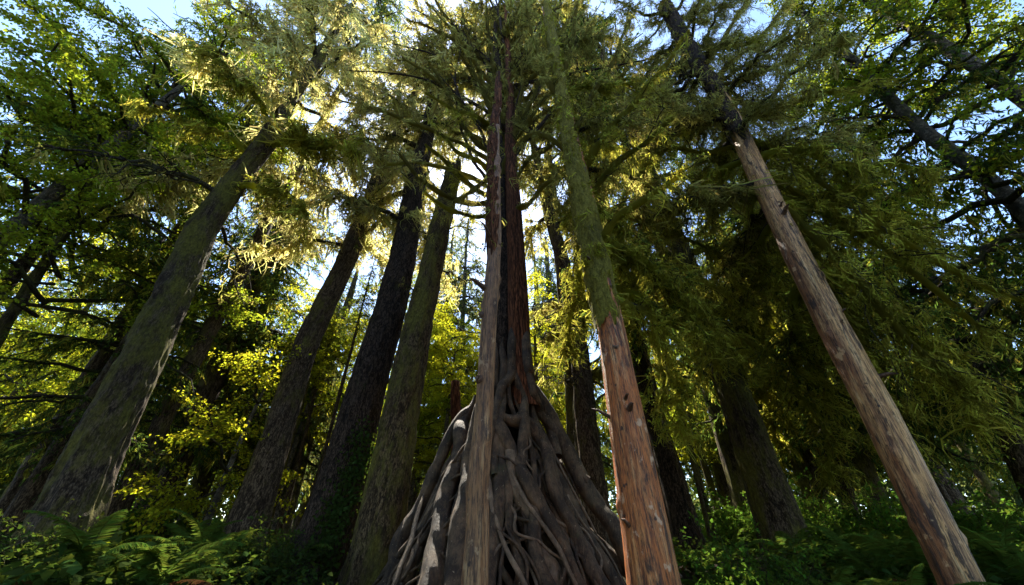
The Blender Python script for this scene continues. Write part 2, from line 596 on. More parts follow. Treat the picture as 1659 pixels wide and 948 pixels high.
# ------------------------------------------------------------------ bough prototypes
def bough(L, seed, kind):
    """one branch along +x: returns (branch mesh builder, moss mesh builder or None)"""
    g = np.random.default_rng(seed)
    wood, moss = MB(), MB()
    sagm = {"pale": .10, "grey": .14, "dark": .30, "spruce": .22, "maple": .0, "bare": .1, "greyfine": .14, "darkfine": .3}[kind]
    main = twigs(np.zeros((1, 3)), np.array([[.97, 0, .22]]), np.array([L]), 14, np.array([sagm + .18]), g, .10)
    r0 = .014 + .015 * L
    if kind in ('pale', 'grey', 'greyfine'):
        r0 *= 1.45
    tubes(wood, main, (np.linspace(r0, .008, 14))[None], 7)
    n2 = int(L * (9 if kind != "maple" else 6))
    s = np.sort(g.uniform(.1, 1, n2))
    j = np.clip((s * 13).astype(int), 0, 12)
    f = (s * 13 - j)[:, None]
    p2 = main[0, j] * (1 - f) + main[0, np.minimum(j + 1, 13)] * f
    sd = np.where(np.arange(n2) % 2 == 0, 1., -1.)
    l2 = (L * (.40 * (1 - s) ** .8 + .10)) * g.uniform(.6, 1.25, n2)
    if kind in ("dark", "spruce", "darkfine"):
        l2 = np.maximum(l2 * (.62 if kind != 'spruce' else 1.), .32)
    if kind in ('grey', 'greyfine', 'pale'):
        l2 = l2 * .8
    D2 = norm(np.stack([.75 + 0 * s + g.normal(0, .2, n2), sd * g.uniform(.5, 1., n2), g.normal(-.08, .22, n2)], -1))
    sag2 = g.uniform(.1, .4, n2) + {"dark": .45, "darkfine": .45, "spruce": .3}.get(kind, 0)
    S2 = twigs(p2, D2, l2, 8, sag2, g, .12)
    tubes(wood, S2, np.outer(.008 + .010 * l2, np.linspace(1, .35, 8)), 4)
    n3 = int(l2.sum() * (9 if kind != "maple" else 7))
    q, T, i, tt = sample(S2, n3, g, .15)
    D3 = norm(T * .6 + rdir(n3, g) * .75)
    if kind in ("dark", "spruce", "darkfine"):
        D3[:, 2] -= .35
    else:
        D3[:, 2] *= .4
    D3 = norm(D3)
    l3 = g.uniform(.12, .45, n3) * (1.1 - .4 * tt)
    S3 = twigs(q, D3, l3, 4, g.uniform(.05, .5, n3), g, .15)
    if kind != "maple":
        tubes(wood, S3, np.outer(np.full(n3, .006), np.linspace(1, .4, 4)), 3)
    else:
        tubes(wood, S3, np.outer(np.full(n3, .004), np.linspace(1, .4, 4)), 3)

    def needles(P, per_m, ln, wd, mat=1):
        tot = np.linalg.norm(np.diff(P, axis=1), axis=-1).sum()
        K = int(tot * per_m)
        c, T, i, t = sample(P, K, g, .05)
        sdv = norm(np.cross(T, np.array([0, 0, 1.]) + 0 * T) + g.normal(0, .25, (K, 3)))
        sg = np.where(g.uniform(size=K) < .5, 1., -1.)[:, None]
        A = T * g.uniform(.3, 1., (K, 1)) + sdv * sg * .8
        A[:, 2] -= .12
        leaves(wood, c, A, np.array([0, 0, 1.]) + g.normal(0, .35, (K, 3)), g.uniform(.6, 1.25, K) * ln, g.uniform(.7, 1.2, K) * wd, LEAF4, mat)

    def hang(P, per_m, lo, hi, w, pw=1.6, slo=0.):
        tot = np.linalg.norm(np.diff(P, axis=1), axis=-1).sum()
        K = int(tot * per_m)
        c, T, i, t = sample(P, K, g, slo)
        # clumps: density follows noise along the branch
        dn = vnoise(c * 3.1 + seed)
        keep = dn + g.uniform(-.7, .9, K) > 0
        c = c[keep]
        dn = dn[keep]
        K = len(c)
        ln = (lo + (hi - lo) * g.uniform(0, 1, K) ** pw) * (1 + .5 * dn)
        strands(moss, c + g.normal(0, .012, (K, 3)), ln, w * g.uniform(.6, 1.3, K), g)

    def sleeve(P, r, n=26):
        M_, N_, _ = P.shape
        t = np.linspace(0, N_ - 1.001, n)
        jj = t.astype(int)
        ff = (t - jj)[None, :, None]
        Q = P[:, jj] * (1 - ff) + P[:, jj + 1] * ff
        rr = r * (1 + .6 * vnoise(Q * 6 + seed)) * np.linspace(1, .35, n)[None]
        Q = Q.copy()
        Q[..., 2] -= rr * .4
        tubes(moss, Q, rr, 6)

    if kind == "maple":
        K = int(L * L * 210)
        c, T, i, t = sample(S3, K, g, .1)
        c = c + g.normal(0, .05, (K, 3))
        A = norm(T + rdir(K, g) * .9)
        A[:, 2] = A[:, 2] * .5 - .25
        nn = np.array([0, 0, 1.]) + g.normal(0, .42, (K, 3))
        sz = g.uniform(.035, .085, K)
        leaves(wood, c, A, nn, sz, sz * .95, LEAF6, 1)
        return wood, None
    if kind == "spruce":
        needles(S3, 60, .09, .022)
        needles(S2, 40, .10, .024)
        hang(S2, 16, .05, .22, .02)
        hang(main, 22, .06, .3, .024)
    elif kind == "dark":
        needles(S3, 22, .07, .018)
        sleeve(main, r0 + .03)
        sleeve(S2, .026, 10)
        hang(S2, 64, .08, .50, .036, 1.5)
        hang(S3, 20, .06, .24, .030, 1.6)
        hang(main, 90, .10, .70, .040, 1.5)
    elif kind == "pale":
        needles(S3, 9, .07, .018)
        hang(S2, 34, .10, .65, .040, 1.3)
        hang(S3, 14, .08, .34, .034, 1.5)
        hang(main, 64, .12, 1.0, .044, 1.3)
    elif kind == "grey":
        hang(S2, 28, .10, .60, .050, 1.4)
        hang(S3, 14, .08, .32, .042, 1.5)
        hang(main, 50, .12, .9, .055, 1.4)
    elif kind == "greyfine":
        hang(S2, 110, .05, .40, .019, 1.5)
        hang(S3, 60, .04, .22, .016, 1.5)
        hang(main, 190, .08, .6, .021, 1.5)
    elif kind == "darkfine":
        needles(S3, 40, .055, .013)
        sleeve(main, r0 + .022)
        sleeve(S2, .018, 10)
        hang(S2, 150, .04, .36, .017, 1.6)
        hang(S3, 60, .04, .20, .014, 1.6)
        hang(main, 220, .06, .5, .019, 1.5)
    elif kind == "bare":
        hang(S2, 14, .04, .22, .018)
        hang(main, 22, .05, .28, .02)
    return wood, moss


LEN = {"pale": (2.2, 3.0, 3.8), "grey": (2.0, 2.8, 3.6), "dark": (2.4, 3.4, 4.4), "spruce": (2.2, 3.2, 4.2), "maple": (2.2, 3.0, 3.8), "bare": (1.2, 1.8), "greyfine": (1.8, 2.6), "darkfine": (2.4, 3.4)}
MATS = {"pale": ("twig", "needle", "moss_pale"), "grey": ("twig", "needle", "moss_grey"), "dark": ("twig", "needle", "moss_dark"),
        "spruce": ("twig", "needle", "moss_dark"), "maple": ("twig", "maple", None), "bare": ("twig", "needle", "moss_grey"), "greyfine": ("twig", "needle", "moss_grey"), "darkfine": ("twig", "needle", "moss_dark")}
RAW, PROTO = {}, {}
for kind, Ls in LEN.items():
    for k, L in enumerate(Ls):
        for v in range(2):
            RAW.setdefault(kind, []).append((L, *bough(L, hash((len(kind), k, v)) % 1000 + k * 31 + v * 7 + ord(kind[0]), kind)))
    a, b, c = MATS[kind]
    for L, w, mo in RAW[kind]:
        PROTO.setdefault(kind, []).append((L, w.mesh("branch", [M[a], M[b]]), mo.mesh("hanging_moss", [M[c]]) if mo else None))
# the same maple boughs with golden leaves
PROTO["gold"] = [(L, w.mesh("branch", [M["twig"], M["maple_gold"]]), None) for L, w, mo in RAW["maple"]]
LEN["gold"] = LEN["maple"]


def put_branch(t, kind, z, az, pitch, want, g, roll=0.):
    pr = PROTO[kind]
    i = min(range(len(pr)), key=lambda k: abs(pr[k][0] - want) + g.uniform(0, .4))
    L, bm, mm = pr[i]
    p, r = tpoint(t, z)
    o = bpy.data.objects.new("branch", bm)
    COL.objects.link(o)
    o.parent = t.root
    s = want / L
    dirv = Vector((math.cos(az), math.sin(az), 0))
    loc = p - t.base + dirv * r * .6
    o.matrix_basis = Matrix.Translation(loc) @ Matrix.Rotation(az, 4, "Z") @ Matrix.Rotation(-pitch, 4, "Y") @ Matrix.Rotation(roll, 4, "X") @ Matrix.Scale(s, 4)
    if mm:
        h = bpy.data.objects.new("hanging_moss", mm)
        COL.objects.link(h)
        h.parent = o
    return o


def dress(t, kind, n, z0, z1, l0, l1, p0=-.1, p1=.3, azc=None, azw=math.pi, seed=1):
    """n branches up the trunk between z0 and z1; length l0 at the bottom, l1 at the top; pitch likewise"""
    g = np.random.default_rng(seed)
    a = g.uniform(0, 6.28)
    for k in range(n):
        f = (k + g.uniform(.1, .9)) / n
        z = z0 + (z1 - z0) * f
        a += 2.4 + g.normal(0, .3)
        az = a if azc is None else azc + azw * (((a / 6.2832) % 1) * 2 - 1)
        L = (l0 + (l1 - l0) * f) * g.uniform(.75, 1.2)
        kd = kind if isinstance(kind, str) else kind[g.integers(len(kind))]
        put_branch(t, kd, z, az, p0 + (p1 - p0) * f + g.normal(0, .12), L, g, g.normal(0, .2))


def limb(t, pix, r0, r1, kind="moss_dark", dens=60, lmax=.6, w=.04, seed=1, name="limb", sl=.02, mat="twig", n=24, twig=True):
    """a limb traced through photo pixels (px,py,Y), with moss hanging from it"""
    g = np.random.default_rng(seed)
    Q = np.array([at(*p) for p in pix]) - np.array(t.base)
    tt = np.linspace(0, len(Q) - 1, n)
    P = np.stack([np.interp(tt, np.arange(len(Q)), Q[:, k]) for k in range(3)], -1)
    for _ in range(2):
        P[1:-1] = (P[:-2] + 2 * P[1:-1] + P[2:]) / 4
    P = P + vnoise(np.stack([P * 1.7 + 3, P * 1.7 + 31, P * 1.7 + 77], 1)) * .05
    P = P[None]
    mb = MB()
    tubes(mb, P, np.linspace(r0, r1, n)[None] * (1 + .15 * g.normal(size=(1, n))), 9)
    S2 = None
    if twig:
        tot = np.linalg.norm(np.diff(P, axis=1), axis=-1).sum()
        k = int(tot * 4)
        c, T, i, u = sample(P, k, g, .15)
        D = norm(T * .7 + rdir(k, g) * .7)
        l = g.uniform(.25, .9, k)
        S2 = twigs(c, D, l, 7, g.uniform(.1, .6, k), g, .12)
        tubes(mb, S2, np.outer(.006 + .008 * l, np.linspace(1, .35, 7)), 4)
    o = mb.build(name, [M[mat]], t.root)
    if kind:
        mo = MB()
        rr = (np.linspace(r0, r1, n)[None] + sl) * (1 + .5 * vnoise(P * 5))
        Q2 = P.copy()
        Q2[..., 2] -= rr * .25
        tubes(mo, Q2, rr, 8)
        for PP, dd, lm in ((P, dens, lmax), (S2, dens * .6, lmax * .7)):
            if PP is None:
                continue
            tot = np.linalg.norm(np.diff(PP, axis=1), axis=-1).sum()
            K = int(tot * dd * 3.6)
            c, T, i, u = sample(PP, K, g)
            dn = vnoise(c * 2.7 + seed)
            keep = dn + g.uniform(-.8, .8, K) > 0
            c, dn = c[keep], dn[keep]
            K = len(c)
            strands(mo, c + g.normal(0, .02, (K, 3)), (.04 + lm * .75 * g.uniform(0, 1, K) ** 2.4) * (1 + .5 * dn), w * .36 * g.uniform(.6, 1.3, K), g, grp=9)
        mo.build("hanging_moss", [M[kind]], o)
    return o
# ------------------------------------------------------------------ world, sun
SUN_EL, SUN_AZ = R(57), R(-13)     # azimuth from +Y, to the right
W = bpy.data.worlds.new("World")
S.world = W
W.use_nodes = True
nt = W.node_tree
nt.nodes.clear()
sky = nt.nodes.new("ShaderNodeTexSky")
sky.sky_type = "NISHITA"
sky.sun_disc = False
sky.sun_elevation = SUN_EL
sky.sun_rotation = SUN_AZ
sky.dust_density = .35
sky.ozone_density = 3.
bg = nt.nodes.new("ShaderNodeBackground")
bg.inputs[1].default_value = .10
wo = nt.nodes.new("ShaderNodeOutputWorld")
nt.links.new(sky.outputs[0], bg.inputs[0])
nt.links.new(bg.outputs[0], wo.inputs[0])
sun = bpy.data.lights.new("sun", "SUN")
sun.energy = 4.2
sun.angle = R(.53)
sun.color = (1, .93, .8)
so = bpy.data.objects.new("sun", sun)
COL.objects.link(so)
sd = Vector((math.sin(SUN_AZ) * math.cos(SUN_EL), math.cos(SUN_AZ) * math.cos(SUN_EL), math.sin(SUN_EL)))
so.rotation_euler = sd.to_track_quat("Z", "Y").to_euler()
S.view_settings.view_transform = "Standard"
S.view_settings.look = "None"
S.view_settings.exposure = 2.38
S.view_settings.gamma = 1
S.view_settings.use_curve_mapping = False
S.render.engine = "CYCLES"
cy = S.cycles
cy.use_denoising = True
cy.denoising_prefilter = 'ACCURATE'
cy.max_bounces = 6
cy.diffuse_bounces = 3
cy.glossy_bounces = 2
cy.transmission_bounces = 4
cy.transparent_max_bounces = 4
cy.caustics_reflective = False
cy.caustics_refractive = False
cy.sample_clamp_indirect = 4

# ------------------------------------------------------------------ ground
gx = np.concatenate([-np.geomspace(150, 12, 20), np.linspace(-11.5, 11.5, 150), np.geomspace(12, 150, 20)])
gy = np.concatenate([-np.geomspace(60, 4, 14), np.linspace(-3.5, 16, 130), np.geomspace(16.5, 150, 22)])
GX, GY = np.meshgrid(gx, gy, indexing="ij")
mb = MB()
gi = np.arange(GX.size).reshape(GX.shape)
mb.add(np.stack([GX, GY, ground_z(GX, GY)], -1).reshape(-1, 3), np.stack([gi[:-1, :-1], gi[1:, :-1], gi[1:, 1:], gi[:-1, 1:]], -1).reshape(-1, 4))
o = mb.build("ground", [M["soil"]])
o["kind"] = "structure"

# ------------------------------------------------------------------ the root-mound cedar in the middle
CX, CY = -.16, 6.6
_z = np.array([0, .8, 1.5, 2.2, 3.0, 3.5, 4.2, 5.2, 9])
_r = np.array([2.45, 1.70, 1.30, 1.0, .67, .48, .38, .26, .2])


def coneR(z):
    return np.interp(z, _z, _r)


base = Vector((CX, CY, float(ground_z(CX, CY)) - .1))
mound = Tree()
mound.root = thing("cedar_tree", "tall cedar of clustered red stems standing on a cone of grey tangled roots", "tree", base)
mound.base = base
mound.Y = CY
# inner rotten stump
zz = np.linspace(.2, 4.3, 60)
th = np.linspace(0, 2 * math.pi, 90, endpoint=False)
Z, TH = np.meshgrid(zz, th, indexing="ij")
RR = coneR(Z) * (.70 + .22 * sstep(2.5, 3.3, Z)) + .10 * vnoise(np.stack([np.cos(TH) * 4, np.sin(TH) * 4, Z * 1.1], -1)) + .05 * vnoise(np.stack([np.cos(TH) * 12, np.sin(TH) * 12, Z * 3], -1)) - .05
mb = MB()
ii = np.arange(Z.size).reshape(Z.shape)
nx = np.roll(ii, -1, 1)
mb.add(np.stack([CX + np.cos(TH) * RR, CY + np.sin(TH) * RR, Z], -1).reshape(-1, 3) - np.array(base), np.stack([ii[:-1], nx[:-1], nx[1:], ii[1:]], -1).reshape(-1, 4))
mb.build("stump", [M["stump"]], mound.root)


def on_cone(px, py):
    best = None
    for Y in np.linspace(3.5, 6.6, 160):
        p = at(px, py, Y)
        d = math.hypot(p.x - CX, p.y - CY) / float(coneR(p.z))
        if best is None or d < best[0]:
            best = (d, p)
        if d <= 1:
            return p
    return best[1]


def smooth_path(P, n, it=3):
    P = np.asarray(P, float)
    s = np.concatenate([[0], np.cumsum(np.linalg.norm(np.diff(P, axis=0), axis=1))])
    u = np.linspace(0, s[-1], n)
    Q = np.stack([np.interp(u, s, P[:, k]) for k in range(3)], -1)
    for _ in range(it):
        Q[1:-1] = (Q[:-2] + 2 * Q[1:-1] + Q[2:]) / 4
    return Q


def root_obj(P, r0, r1, seed, mat="root", sides=20, flat=1.):
    P = np.asarray(P, float) - np.array(base)
    n = len(P)
    r = np.linspace(r0, r1, n) * (.22 + .78 * sstep(0, .2, np.linspace(0, 1, n)))
    mb = MB()
    wob = np.stack([vnoise(np.stack([P[:, 0] * 2 + seed, P[:, 1] * 2 + k * 9, P[:, 2] * 2], -1)) for k in range(3)], -1)
    P = P + wob * min(.09, r0 * 1.1)
    T = norm(np.gradient(P, axis=0))
    out = norm(P - np.array([0, 0, 1.]) * P[:, 2:3])
    A = norm(np.cross(T, out))
    B = np.cross(T, A)
    a = np.linspace(0, 2 * math.pi, sides, endpoint=False)
    ca, sa = np.cos(a)[None, :, None], np.sin(a)[None, :, None]
    q3 = np.stack([P[:, None, 0] + 0 * ca[..., 0], P[:, None, 1] + 0 * ca[..., 0], P[:, None, 2] + 0 * ca[..., 0]], -1)
    cc = np.stack([ca[..., 0] + 0 * q3[..., 0], sa[..., 0] + 0 * q3[..., 0], 0 * q3[..., 0]], -1)
    lump = .20 * vnoise(q3 * 2.4 + cc * .7 + seed) + .13 * vnoise(q3 * 7 + cc * 1.1 + seed * 2) + .16 * vnoise(np.stack([a[None] * 1.6 + 0 * q3[..., 0], q3[..., 2] * .7, seed + 0 * q3[..., 0]], -1))
    rr = r[:, None, None] * (1 + lump)[..., None]
    V = P[:, None] + rr * (ca * A[:, None] + sa * flat * B[:, None])
    idx = np.arange(n * sides).reshape(n, sides)
    nx = np.roll(idx, -1, 1)
    mb.add(V.reshape(-1, 3), np.stack([idx[:-1], nx[:-1], nx[1:], idx[1:]], -1).reshape(-1, 4))
    return mb.build("root", [M[mat]], mound.root)


def down(P):
    """carry a root on past the last given point to the soil"""
    p = np.array(P[-1])
    d = np.array(P[-1]) - np.array(P[-2])
    d = d / np.linalg.norm(d)
    out = np.array([p[0] - CX, p[1] - CY, 0])
    out /= np.linalg.norm(out)
    Q = list(P)
    z = p[2]
    while p[2] > .25:
        d = d * .7 + .3 * (out * .62 + np.array([0, 0, -.78]))
        d /= np.linalg.norm(d)
        p = p + d * .18
        Q.append(p)
    return Q


hero = [
    ([(846, 585), (858, 622), (884, 676), (908, 727), (928, 772), (955, 822), (985, 870)], .16, .15, "root"),
    ([(852, 640), (872, 700), (884, 770), (905, 830), (935, 890)], .09, .11, "root"),
    ([(790, 652), (797, 661), (817, 702), (837, 742), (852, 772), (872, 823), (903, 873), (928, 924)], .13, .10, "root"),
    ([(788, 650), (795, 660), (822, 682), (857, 692), (872, 717), (883, 752), (898, 803), (933, 843), (973, 878), (1006, 914)], .125, .11, "root"),
    ([(827, 762), (847, 813), (873, 853), (898, 888), (928, 946)], .032, .028, "root_pale"),
    ([(785, 720), (789, 767), (797, 823), (812, 863), (827, 903), (847, 946)], .035, .03, "root_pale"),
    ([(770, 640), (752, 687), (740, 732), (723, 813), (707, 873), (687, 946)], .14, .17, "root"),
    ([(765, 640), (745, 670), (716, 732), (684, 793), (663, 853), (620, 944)], .12, .12, "root"),
    ([(795, 600), (790, 640), (770, 700), (757, 780), (745, 860), (735, 946)], .13, .15, "root"),
    ([(812, 640), (812, 690), (818, 760), (822, 830), (840, 900), (850, 946)], .06, .08, "root"),
    ([(830, 640), (845, 668), (862, 690), (858, 720), (866, 745)], .03, .03, "root"),
    ([(822, 600), (826, 650), (835, 672), (850, 700)], .05, .04, "root"),
    ([(800, 690), (808, 760), (806, 830), (800, 900), (792, 946)], .10, .13, "root"),
    ([(838, 745), (846, 752), (870, 742)], .03, .03, "root"),
    ([(850, 770), (862, 830), (868, 880), (890, 946)], .09, .12, "root"),
    ([(700, 790), (688, 830), (672, 880), (650, 946)], .035, .04, "root_pale"),
    ([(880, 800), (912, 850), (950, 900), (975, 946)], .06, .08, "root"),
    ([(925, 770), (955, 815), (985, 850), (1008, 885)], .05, .06, "root"),
]
for k, (px, r0, r1, mt) in enumerate(hero):
    P = [np.array(on_cone(*p)) for p in px]
    push = .10 if mt == "root_pale" else (.05 if k < 3 else .0)
    P = [p + norm(np.array([p[0] - CX, p[1] - CY, 0])) * push for p in P]
    if px[-1][1] > 800:
        P = down(P)
    root_obj(smooth_path(P, 90), r0 * .8, r1 * .8, k * 7.3, mt)
g = np.random.default_rng(21)
for k in range(48):
    phi = math.pi * (1.0 + (k + g.uniform(.1, .9)) / 48 * 1.0) + (0 if k % 9 else math.pi)
    phi = phi + g.normal(0, .05)
    z1 = g.uniform(1.7, 3.5)
    r = g.uniform(.025, .06) if k % 3 else g.uniform(.07, .11)
    zs = np.linspace(z1, .15, 14)
    ph = phi + np.cumsum(g.normal(0, .055, 14)) + .08 * np.sin(zs * 2 + k)
    rad = coneR(zs) * g.uniform(.88, .98) + g.uniform(-.03, .03)
    P = np.stack([CX + np.cos(ph) * rad, CY + np.sin(ph) * rad, zs], -1)
    root_obj(smooth_path(P, 70, 4), r * .7, r * 1.2, k * 3.7 + 100, "root" if k % 8 else "root_pale")
for k in range(34):
    phi = g.uniform(math.pi * 1.05, math.pi * 1.95)
    z1 = g.uniform(1.0, 3.4)
    n = 18
    zs = z1 - np.cumsum(np.abs(g.normal(.09, .06, n)))
    ph = phi + np.cumsum(g.normal(0, .10, n))
    rad = coneR(zs) + .10 * np.sin(np.linspace(-.6, 3.7, n)) - .02
    root_obj(smooth_path(np.stack([CX + np.cos(ph) * rad, CY + np.sin(ph) * rad, zs], -1), 36, 2), .022, .010, k * 2.9 + 300, "root" if k % 4 else "root_pale", 8)
# stems
mound.C = None
for k, (pts, Y, mt) in enumerate([
    ([(803, 660, 46), (812, 560, 34), (813, 450, 29), (811, 330, 24), (806, 200, 17), (804, 90, 12)], 6.55, "bark_dark"),
    ([(851, 662, 50), (846, 615, 41), (841, 560, 34), (836, 480, 32), (831, 350, 25), (826, 210, 15), (822, 90, 10)], 6.35, "bark_red"),
    ([(826, 660, 40), (824, 520, 36), (822, 380, 28), (817, 240, 18), (814, 120, 12)], 6.95, "bark_red"),
    ([(790, 660, 30), (797, 520, 26), (803, 380, 20), (798, 220, 12), (792, 120, 9)], 6.75, "bark_dark"),
]):
    C = [at(x, y, Y) for x, y, w in pts]
    rad = [w * mpp(x, y, Y) / 2 for x, y, w in pts]
    d = (C[-1] - C[-2]).normalized()
    C.append(C[-1] + d * 5)
    rad.append(rad[-1] * .4)
    mb, q, _ = trunk_mesh(np.array(C), np.array(rad), "flute", 3 + k, 36, .12)
    o = mb.build("stem", [M[mt]], mound.root, Vector(C[0]) - base)
    o.rotation_mode = "QUATERNION"
    o.rotation_quaternion = q
    if k == 0:
        mound.C, mound.rad = np.array(C), np.array(rad)
# neck roots that carry the stems' bark down over the shoulder of the mound
for k, (x0, dx, r, y0) in enumerate([(828, -16, .085, 560), (838, 2, .10, 570), (848, 16, .10, 555), (856, 30, .09, 600), (816, -6, .07, 590), (806, -14, .07, 600), (843, 8, .05, 610)]):
    P = [np.array(at(x0, y0 - 40, 6.34)), np.array(at(x0, y0, 6.24)), np.array(at(x0 + dx * .3, y0 + 45, 6.12))]
    for f in (.5, .8, 1.3, 2.0, 3.0):
        q = np.array(on_cone(x0 + dx * f, y0 + 45 + 46 * f))
        P.append(q + norm(np.array([q[0] - CX, q[1] - CY, 0])) * .05)
    root_obj(smooth_path(P, 70, 6), r, r * .8, 700 + k * 5.1, "root", 18)
# radiating mossy limbs
for k, pix in enumerate([
    [(812, 330, 6.5), (760, 300, 6.4), (722, 262, 6.3), (690, 235, 6.2)],
    [(808, 300, 6.5), (780, 262, 6.2), (740, 245, 6.0), (712, 212, 5.9)],
    [(806, 345, 6.4), (765, 352, 6.0), (725, 340, 5.8), (690, 312, 5.6)],
    [(806, 210, 6.5), (775, 190, 6.0), (735, 180, 5.6), (690, 150, 5.4)],
    [(804, 150, 6.5), (770, 100, 6.0), (735, 50, 5.7), (690, 5, 5.5)],
    [(812, 190, 6.5), (830, 120, 6.2), (850, 50, 6.0), (865, -20, 5.9)],
    [(822, 240, 6.4), (860, 190, 6.1), (900, 140, 6.0), (935, 70, 5.9)],
    [(826, 300, 6.4), (860, 255, 6.0), (905, 228, 5.8), (950, 180, 5.7)],
    [(826, 345, 6.4), (855, 330, 6.0), (880, 300, 5.8), (905, 285, 5.7)],
    [(806, 170, 6.5), (800, 110, 6.2), (790, 40, 6.1), (785, -20, 6.0)],
    [(818, 130, 6.6), (840, 60, 6.9), (880, 0, 7.1)],
    [(815, 235, 6.5), (845, 200, 6.2), (870, 150, 6.1), (885, 90, 6.0), (905, 20, 6.0)],
    [(812, 225, 6.5), (790, 150, 6.3), (765, 90, 6.2), (748, 20, 6.1)],
    [(822, 270, 6.5), (850, 230, 6.4), (885, 200, 6.4), (920, 195, 6.4)],
    [(808, 250, 6.5), (775, 235, 6.3), (745, 200, 6.2), (725, 150, 6.1), (700, 110, 6.1)],
    [(826, 215, 6.6), (860, 150, 6.8), (905, 100, 7.0), (960, 60, 7.2)],
    [(808, 280, 6.4), (785, 290, 6.1), (752, 320, 6.0), (735, 330, 5.9)],
    [(802, 245, 6.7), (770, 220, 7.2), (735, 215, 7.6), (705, 195, 7.9)],
]):
    limb(mound, pix, .06, .018, "moss_grey" if k > 3 else "moss_dark", 34, .75, .045, 40 + k)

dress(mound, "grey", 34, 14, 22.5, 2.8, 2.4, .2, .8, azc=1.57, azw=2.2, seed=4)
g = np.random.default_rng(88)
for k in range(30):      # bare crooked limbs of its crown
    a = R(g.uniform(-62, 62)) if k % 3 else R(g.uniform(-105, 105))
    y0 = g.uniform(110, 330)
    x0 = 814 + g.normal(0, 6)
    L = g.uniform(120, 290)
    bend = g.normal(0, .35)
    yy = g.uniform(5.7, 6.35)
    pix = [(x0 + math.sin(a + bend * (t - .3)) * L * t, y0 - math.cos(a + bend * (t - .3)) * L * t, 6.5 + (yy - 6.5) * t) for t in (0, .25, .5, .75, 1)]
    limb(mound, pix, g.uniform(.05, .09), .014, "moss_grey" if k % 2 == 0 else None, 12, .7, .06, 140 + k, mat="bark_dark")
# ------------------------------------------------------------------ pole in front of the mound
pole = tree("snag", "slim bare tan trunk rising straight in front of the root mound", [(768, 948, 43), (770, 860, 38), (767, 790, 37), (776, 690, 31), (781, 620, 29), (787, 520, 25), (797, 400, 21), (801, 300, 15), (803, 200, 9), (803, 130, 5)],
            4.25, mat="peel_tan", style="peeled", flare=.1, seed=5, sides=56, ring=.05, cat="dead tree")
# ------------------------------------------------------------------ orange trunk
I = tree("hemlock_tree", "peeled orange-red trunk with its upper half wrapped in green moss", [(1056, 948, 84), (1032, 800, 71), (1009, 660, 57), (986, 520, 43), (966, 420, 36), (945, 320, 29), (925, 240, 23), (908, 150, 16)],
         4.3, top=15, mat="peel_red", style="peeled", flare=.12, seed=8, sides=64, ring=.05)
# ------------------------------------------------------------------ right peeled trunk
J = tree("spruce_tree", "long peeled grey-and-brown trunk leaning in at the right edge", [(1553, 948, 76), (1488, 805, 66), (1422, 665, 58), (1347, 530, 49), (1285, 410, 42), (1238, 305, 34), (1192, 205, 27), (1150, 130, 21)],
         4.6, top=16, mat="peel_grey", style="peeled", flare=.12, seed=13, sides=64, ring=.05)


def sleeve_part(t, pts, Y, seed, mat, extra=1.12, name="moss_sleeve", hang=900, kind=None):
    C = np.array([at(x, y, Y) for x, y, w in pts])
    rad = np.array([w * mpp(x, y, Y) / 2 for x, y, w in pts]) * extra + .012
    rad[0] *= .90
    mb, q, Rm = trunk_mesh(C, rad, "bark", seed, 48, .05)
    g = np.random.default_rng(seed)
    V = mb.V[0]
    an = np.arctan2(V[:, 1], V[:, 0])
    low = np.clip(1 - V[:, 2] / .7, 0, 1)
    V[:, 2] += (.34 * vnoise(np.stack([np.cos(an) * 2.2 + seed, np.sin(an) * 2.2, 0 * an], -1)) + .12 * vnoise(np.stack([np.cos(an) * 7 + seed, np.sin(an) * 7, 0 * an], -1)) - .1) * low
    V = V[g.integers(0, len(V), hang)]
    strands(mb, V, g.uniform(.05, .32, hang), g.uniform(.015, .035, hang), g, 1)
    # strands hang in world space although the sleeve leans
    o = mb.build(name, [M[mat], M[kind or "moss_dark"]], t.root, Vector(C[0]) - t.base)
    o.rotation_mode = "QUATERNION"
    o.rotation_quaternion = q
    return o


sleeve_part(pole, [(797, 395, 21), (801, 300, 16), (803, 200, 11), (804, 120, 7)], 4.25, 35, "bark_red", 1.06, hang=400, name="bark_sleeve", kind="moss_grey")
sleeve_part(I, [(984, 505, 42), (966, 420, 37), (945, 320, 31), (925, 240, 25), (908, 150, 17), (896, 80, 14), (886, 10, 12)], 4.3, 31, "bark_sleeve", 1.08, hang=1800)
sleeve_part(J, [(1200, 225, 28), (1165, 155, 24), (1150, 130, 22), (1112, 70, 19), (1075, 10, 17)], 4.6, 33, "bark_dark", 1.1, hang=1400, name="bark_sleeve", kind="moss_grey")


mb = MB()
g = np.random.default_rng(6)
P0, zb = [], 5.1
for k in range(1500):      # moss thinning out down the bare wood
    z = zb - abs(g.normal(0, .55))
    az = g.uniform(math.pi * .9, math.pi * 2.1)
    p, r = tpoint(I, z)
    q = np.array([p.x + math.cos(az) * r * 1.02, p.y + math.sin(az) * r * 1.02, z])
    if vnoise(q * 5.5) > .12 + .35 * (zb - z):
        P0.append(q - np.array(I.base))
P0 = np.repeat(np.array(P0), 4, 0)
strands(mb, P0, g.uniform(.03, .14, len(P0)), g.uniform(.012, .026, len(P0)), g, grp=6, spread=.022)
mb.build("moss_patches", [M["moss_dark"]], I.root)


